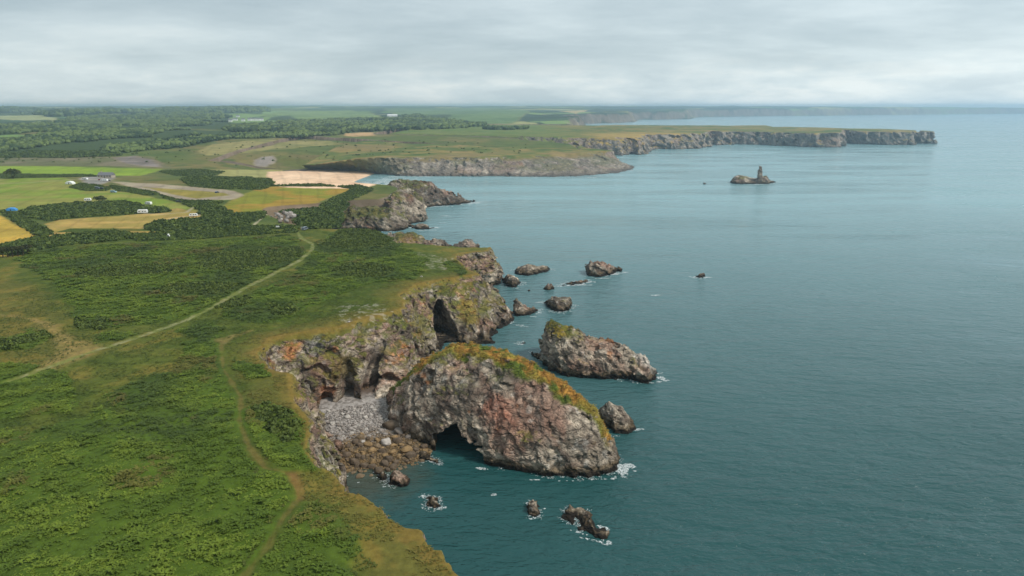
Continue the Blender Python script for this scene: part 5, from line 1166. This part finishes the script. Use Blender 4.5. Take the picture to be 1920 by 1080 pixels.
for a in [(1170, 880, 9, 7, .6, .55), (1163, 895, 7, 3, .2, .5), (1235, 706, 5, 9, .3, .75), (1228, 716, 6, 3, .3, .8), (1240, 714, 8, 3, .2, .5), (1197, 806, 5, 2, .3, .8), (1155, 818, 4, 1, 0, .5),
          (904, 879, 4.2, 1.5, -.2, 1.3), (926, 928, 1.9, 1.3, .2, 1.3), (791, 931, 2.2, 1.6, .3, .9), (828, 953, 4, 1.4, .3, .7), (826, 939, 1.2, .8, .3, 1.1), (985, 945, 1.8, 1.6, .5, .8), (1016, 956, 2.5, 1.6, .5, .7), (1000, 973, 3, 1, 0, .4),
          (1062, 966, 2, 1, 0, .8), (1085, 963, 4, 1, .1, .7), (1132, 990, 4, 2, -.5, .8), (1134, 1017, 4, 2.5, -.3, .9), (1110, 1013, 7, 1, -.35, .6), (1080, 997, 7, 1, -.5, .4),
          (1080, 535, 22, 3.5, .12, .8), (1108, 529, 7, 3, .1, .9), (1050, 537, 8, 2, .1, .6), (1150, 514, 13, 5, .3, 1.1), (1172, 511, 14, 3, 0, .6), (1130, 522, 12, 2, .1, .6), (1316, 521, 14, 3, 0, .5), (1300, 519, 7, 2.5, 0, .8), (1326, 520, 5, 2, 0, .8),
          (1010, 587, 7, 4, .5, .9), (1000, 594, 6, 2, .3, .5), (1013, 567, 6, 2.5, 0, .6), (975, 610, 8, 1.5, -.1, .4), (985, 613, 7, 1.0, -.1, .4), (962, 604, 4, 1.5, .2, .8), (955, 607, 4, 1.5, .3, .6), (974, 646, 3, 1.2, .2, .7), (977, 642, 2, .8, 0, .6),
          (882, 381, 24, 10, .1, 1.1), (870, 384, 22, 7, .1, .9), (830, 387, 26, 7, 0, .8), (893, 379, 18, 7, .1, .5), (812, 427, 14, 5, .3, 1.1), (800, 432, 18, 4, .1, .8), (770, 427, 8, 4, 0, .5), (838, 405, 12, 4, 0, .5), (832, 418, 8, 4, 0, .4), (1228, 554, 7, 2, 0, .7), (1235, 553, 5, 2, 0, .6),
          (1445, 343.6, 16, 5, 0, .8), (1425, 345.8, 26, 7, 0, .6), (1410, 345.8, 22, 5, 0, .35), (1315, 346, 8, 4, 0, .4), (1110, 333, 22, 6, 0, .4), (1180, 320, 24, 7, .2, .6), (1000, 333, 40, 5, 0, .3), (1130, 330, 24, 7, .1, .5), (1320, 279.5, 26, 8, 0, .5), (1172, 293, 22, 8, 0, .4), (950, 333, 50, 5, 0, .3),
          (648, 893, 2.5, 1.2, .2, .9), (672, 905, 1.3, .8, 0, .8), (700, 886, 2, .8, 0, .5), (765, 862, 2, .7, 0, .6), (790, 873, 1.2, .5, 0, .9), (1000, 900, 5, .7, 0, .35), (1060, 902, 6, .7, 0, .35), (1120, 899, 7, .8, 0, .35)]:
    L, W_ = a[2], a[3]; foam(*a, cell=max(.13, min(.8, W_ / 12)))
for j, (u0, v0, u1, v1, w) in enumerate([(694, 346, 735, 332, 14), (705, 347, 750, 331, 12), (715, 349, 790, 331.5, 12), (727, 350, 760, 337, 10)]):
    for t in np.linspace(0, 1, 7): foam(u0 + (u1 - u0) * t, v0 + (v1 - v0) * t, 46, w * (1 - .4 * t), .15, .95, 1.2, .1, j)
for wv_ in WASH:
    if len(wv_) < 3: continue
    sc_ = float(np.clip(np.hypot(wv_[:, 0].mean(), wv_[:, 1].mean()) / 190, .8, 5)); cc_ = wv_[:, :2].mean(0)
    gate = fbm2(wv_[:, 0] + 7, wv_[:, 1], 5 * sc_, 3) + .25 * np.clip((wv_[:, 0] - cc_[0]) / 15, -1, 1) > .22
    w_ = wv_[gate]
    if len(w_) < 2: continue
    w_ = w_[rng.integers(0, len(w_), int(len(w_) * 1.2))]; n = len(w_); o_ = w_[:, :2] - cc_; o_ /= np.linalg.norm(o_, axis=1, keepdims=True) + 1e-6
    p_ = w_[:, :2] + o_ * (rng.random((n, 1)) ** 2 * 1.8 * sc_) + rng.normal(size=(n, 2)) * .3 * sc_; r_ = (.08 + .2 * rng.random(n)) * sc_; an = rng.random(n) * 6.28
    Q = np.stack([np.stack([p_[:, 0] + r_ * (1 + .5 * math.cos(k_)) * np.cos(an + k_), p_[:, 1] + r_ * .7 * np.sin(an + k_), np.full(n, .07)], 1) for k_ in (0, 1.57, 3.14, 4.71)], 1).reshape(-1, 3)
    FF.append(np.arange(n * 4).reshape(-1, 4) + sum(len(a) for a in FV)); FV.append(Q)
tag(mkobj('sea_foam', np.concatenate(FV), np.concatenate(FF), M_foam, smooth=False), 'white foam flecks washing round the sea rocks and on to the beach', 'foam', kind='stuff')
log('foam')
# ================================================================== sea
m = bpy.data.materials.new('sea_water'); m.use_nodes = True; nt = m.node_tree; b = nt.nodes['Principled BSDF']
g = nd(nt, 'ShaderNodeNewGeometry'); sp = nd(nt, 'ShaderNodeSeparateXYZ'); lk(nt, g.outputs['Position'], sp.inputs[0])
b.inputs['Roughness'].default_value = .12; b.inputs['IOR'].default_value = 1.333
# water body: deep off cliffs, paler over sandy bay; pale tint also paints sky sheen
fy = nd(nt, 'ShaderNodeMapRange'); lk(nt, sp.outputs[1], fy.inputs[0])
for i, v in enumerate((170., 760., 0., 1.)): fy.inputs[1 + i].default_value = v
fx = nd(nt, 'ShaderNodeMapRange'); lk(nt, sp.outputs[0], fx.inputs[0])
for i, v in enumerate((150., 1500., 1., .8)): fx.inputs[1 + i].default_value = v
nn = nd(nt, 'ShaderNodeTexNoise', Scale=.006, Detail=3.0); lk(nt, g.outputs['Position'], nn.inputs['Vector'])
fac = mathn(nt, 'MULTIPLY', fy.outputs[0], fx.outputs[0]); fac = mathn(nt, 'ADD', fac, mathn(nt, 'MULTIPLY', mathn(nt, 'SUBTRACT', nn.outputs[0], .5), .25), clamp=True)
wc = mixc(nt, fac, tuple(SEA_DEEP), tuple(SEA_BAY_SHEEN))
vd_ = nd(nt, 'ShaderNodeVectorMath'); vd_.operation = 'DISTANCE'; lk(nt, g.outputs['Position'], vd_.inputs[0]); vd_.inputs[1].default_value = (-42, 176, 0)
kw_ = nd(nt, 'ShaderNodeTexNoise', Scale=.22, Detail=6.0, Roughness=.65); lk(nt, g.outputs['Position'], kw_.inputs['Vector'])
ws_ = nd(nt, 'ShaderNodeMapRange'); lk(nt, mathn(nt, 'MULTIPLY_ADD', kw_.outputs[0], 22.0, vd_.outputs['Value']), ws_.inputs[0])
for i, v in enumerate((18., 34., .8, 0.)): ws_.inputs[1 + i].default_value = v
wc = mixc(nt, ws_.outputs[0], wc, (.055, .058, .036))
lk(nt, wc, b.inputs['Base Color'])
ms_ = nd(nt, 'ShaderNodeMapping'); lk(nt, g.outputs['Position'], ms_.inputs[0]); ms_.inputs['Rotation'].default_value = (0, 0, R(24)); ms_.inputs['Scale'].default_value = (.004, .016, 1)
sn_ = nd(nt, 'ShaderNodeTexNoise', Scale=1.0, Detail=5.0, Roughness=.6, Distortion=.6); lk(nt, ms_.outputs[0], sn_.inputs['Vector'])
rr_ = nd(nt, 'ShaderNodeMapRange'); lk(nt, sn_.outputs[0], rr_.inputs[0])
for i, v in enumerate((.35, .65, .06, .30)): rr_.inputs[1 + i].default_value = v
lk(nt, rr_.outputs[0], b.inputs['Roughness'])
def wv(scale, sx, rot, dist, det, prev, rough=.55):
    mpp = nd(nt, 'ShaderNodeMapping'); lk(nt, g.outputs['Position'], mpp.inputs[0]); mpp.inputs['Rotation'].default_value = (0, 0, R(rot)); mpp.inputs['Scale'].default_value = (sx, 1, 1)
    n = nd(nt, 'ShaderNodeTexNoise', Scale=scale, Detail=det, Roughness=rough, Distortion=.4); lk(nt, mpp.outputs[0], n.inputs['Vector'])
    bp = nd(nt, 'ShaderNodeBump', Strength=1.0, Distance=dist); lk(nt, n.outputs[0], bp.inputs['Height'])
    if prev: lk(nt, prev, bp.inputs['Normal'])
    return bp.outputs[0]
w = wv(.055, .45, 28, 1.6, 2.0, None); w = wv(.30, .4, 22, WAVE, 3.0, w); w = wv(.9, .5, -12, WAVE * .33, 4.0, w, .62)
lk(nt, w, b.inputs['Normal'])
S = 15000.
tag(mkobj('sea', np.array([(-S, -600, 0), (S, -600, 0), (S, S, 0), (-S, S, 0)]), np.array([(0, 1, 2, 3)]), m), kind='structure')
tag(mkobj('seabed', np.array([(-S, -600, -7), (S, -600, -7), (S, S, -7), (-S, S, -7)]), np.array([(0, 1, 2, 3)]), flat('sand', (.2, .18, .13), .9, .1)), kind='structure')
# ================================================================== haze
hz = bpy.data.materials.new('haze'); hz.use_nodes = True; nt = hz.node_tree; nt.nodes.clear()
out = nd(nt, 'ShaderNodeOutputMaterial'); pv = nd(nt, 'ShaderNodeVolumePrincipled', Density=HAZE); pv.inputs['Color'].default_value = (.64, .83, 1.0, 1); pv.inputs['Anisotropy'].default_value = .6
lk(nt, pv.outputs[0], out.inputs['Volume'])
B = 16500.; b0, b1 = np.array([-B, -900, -9.]), np.array([B, 16500, 138.])
co = np.array([[(b1 if (i >> k) & 1 else b0)[k] for k in range(3)] for i in range(8)])
tag(mkobj('haze', co, np.array([(0, 2, 3, 1), (4, 5, 7, 6), (0, 1, 5, 4), (2, 6, 7, 3), (0, 4, 6, 2), (1, 3, 7, 5)]), hz, smooth=False), 'thin blue grey air fading the far coast and woods', 'haze', kind='stuff')
try: hz.cycles.homogeneous_volume = True
except Exception: pass
log('done')
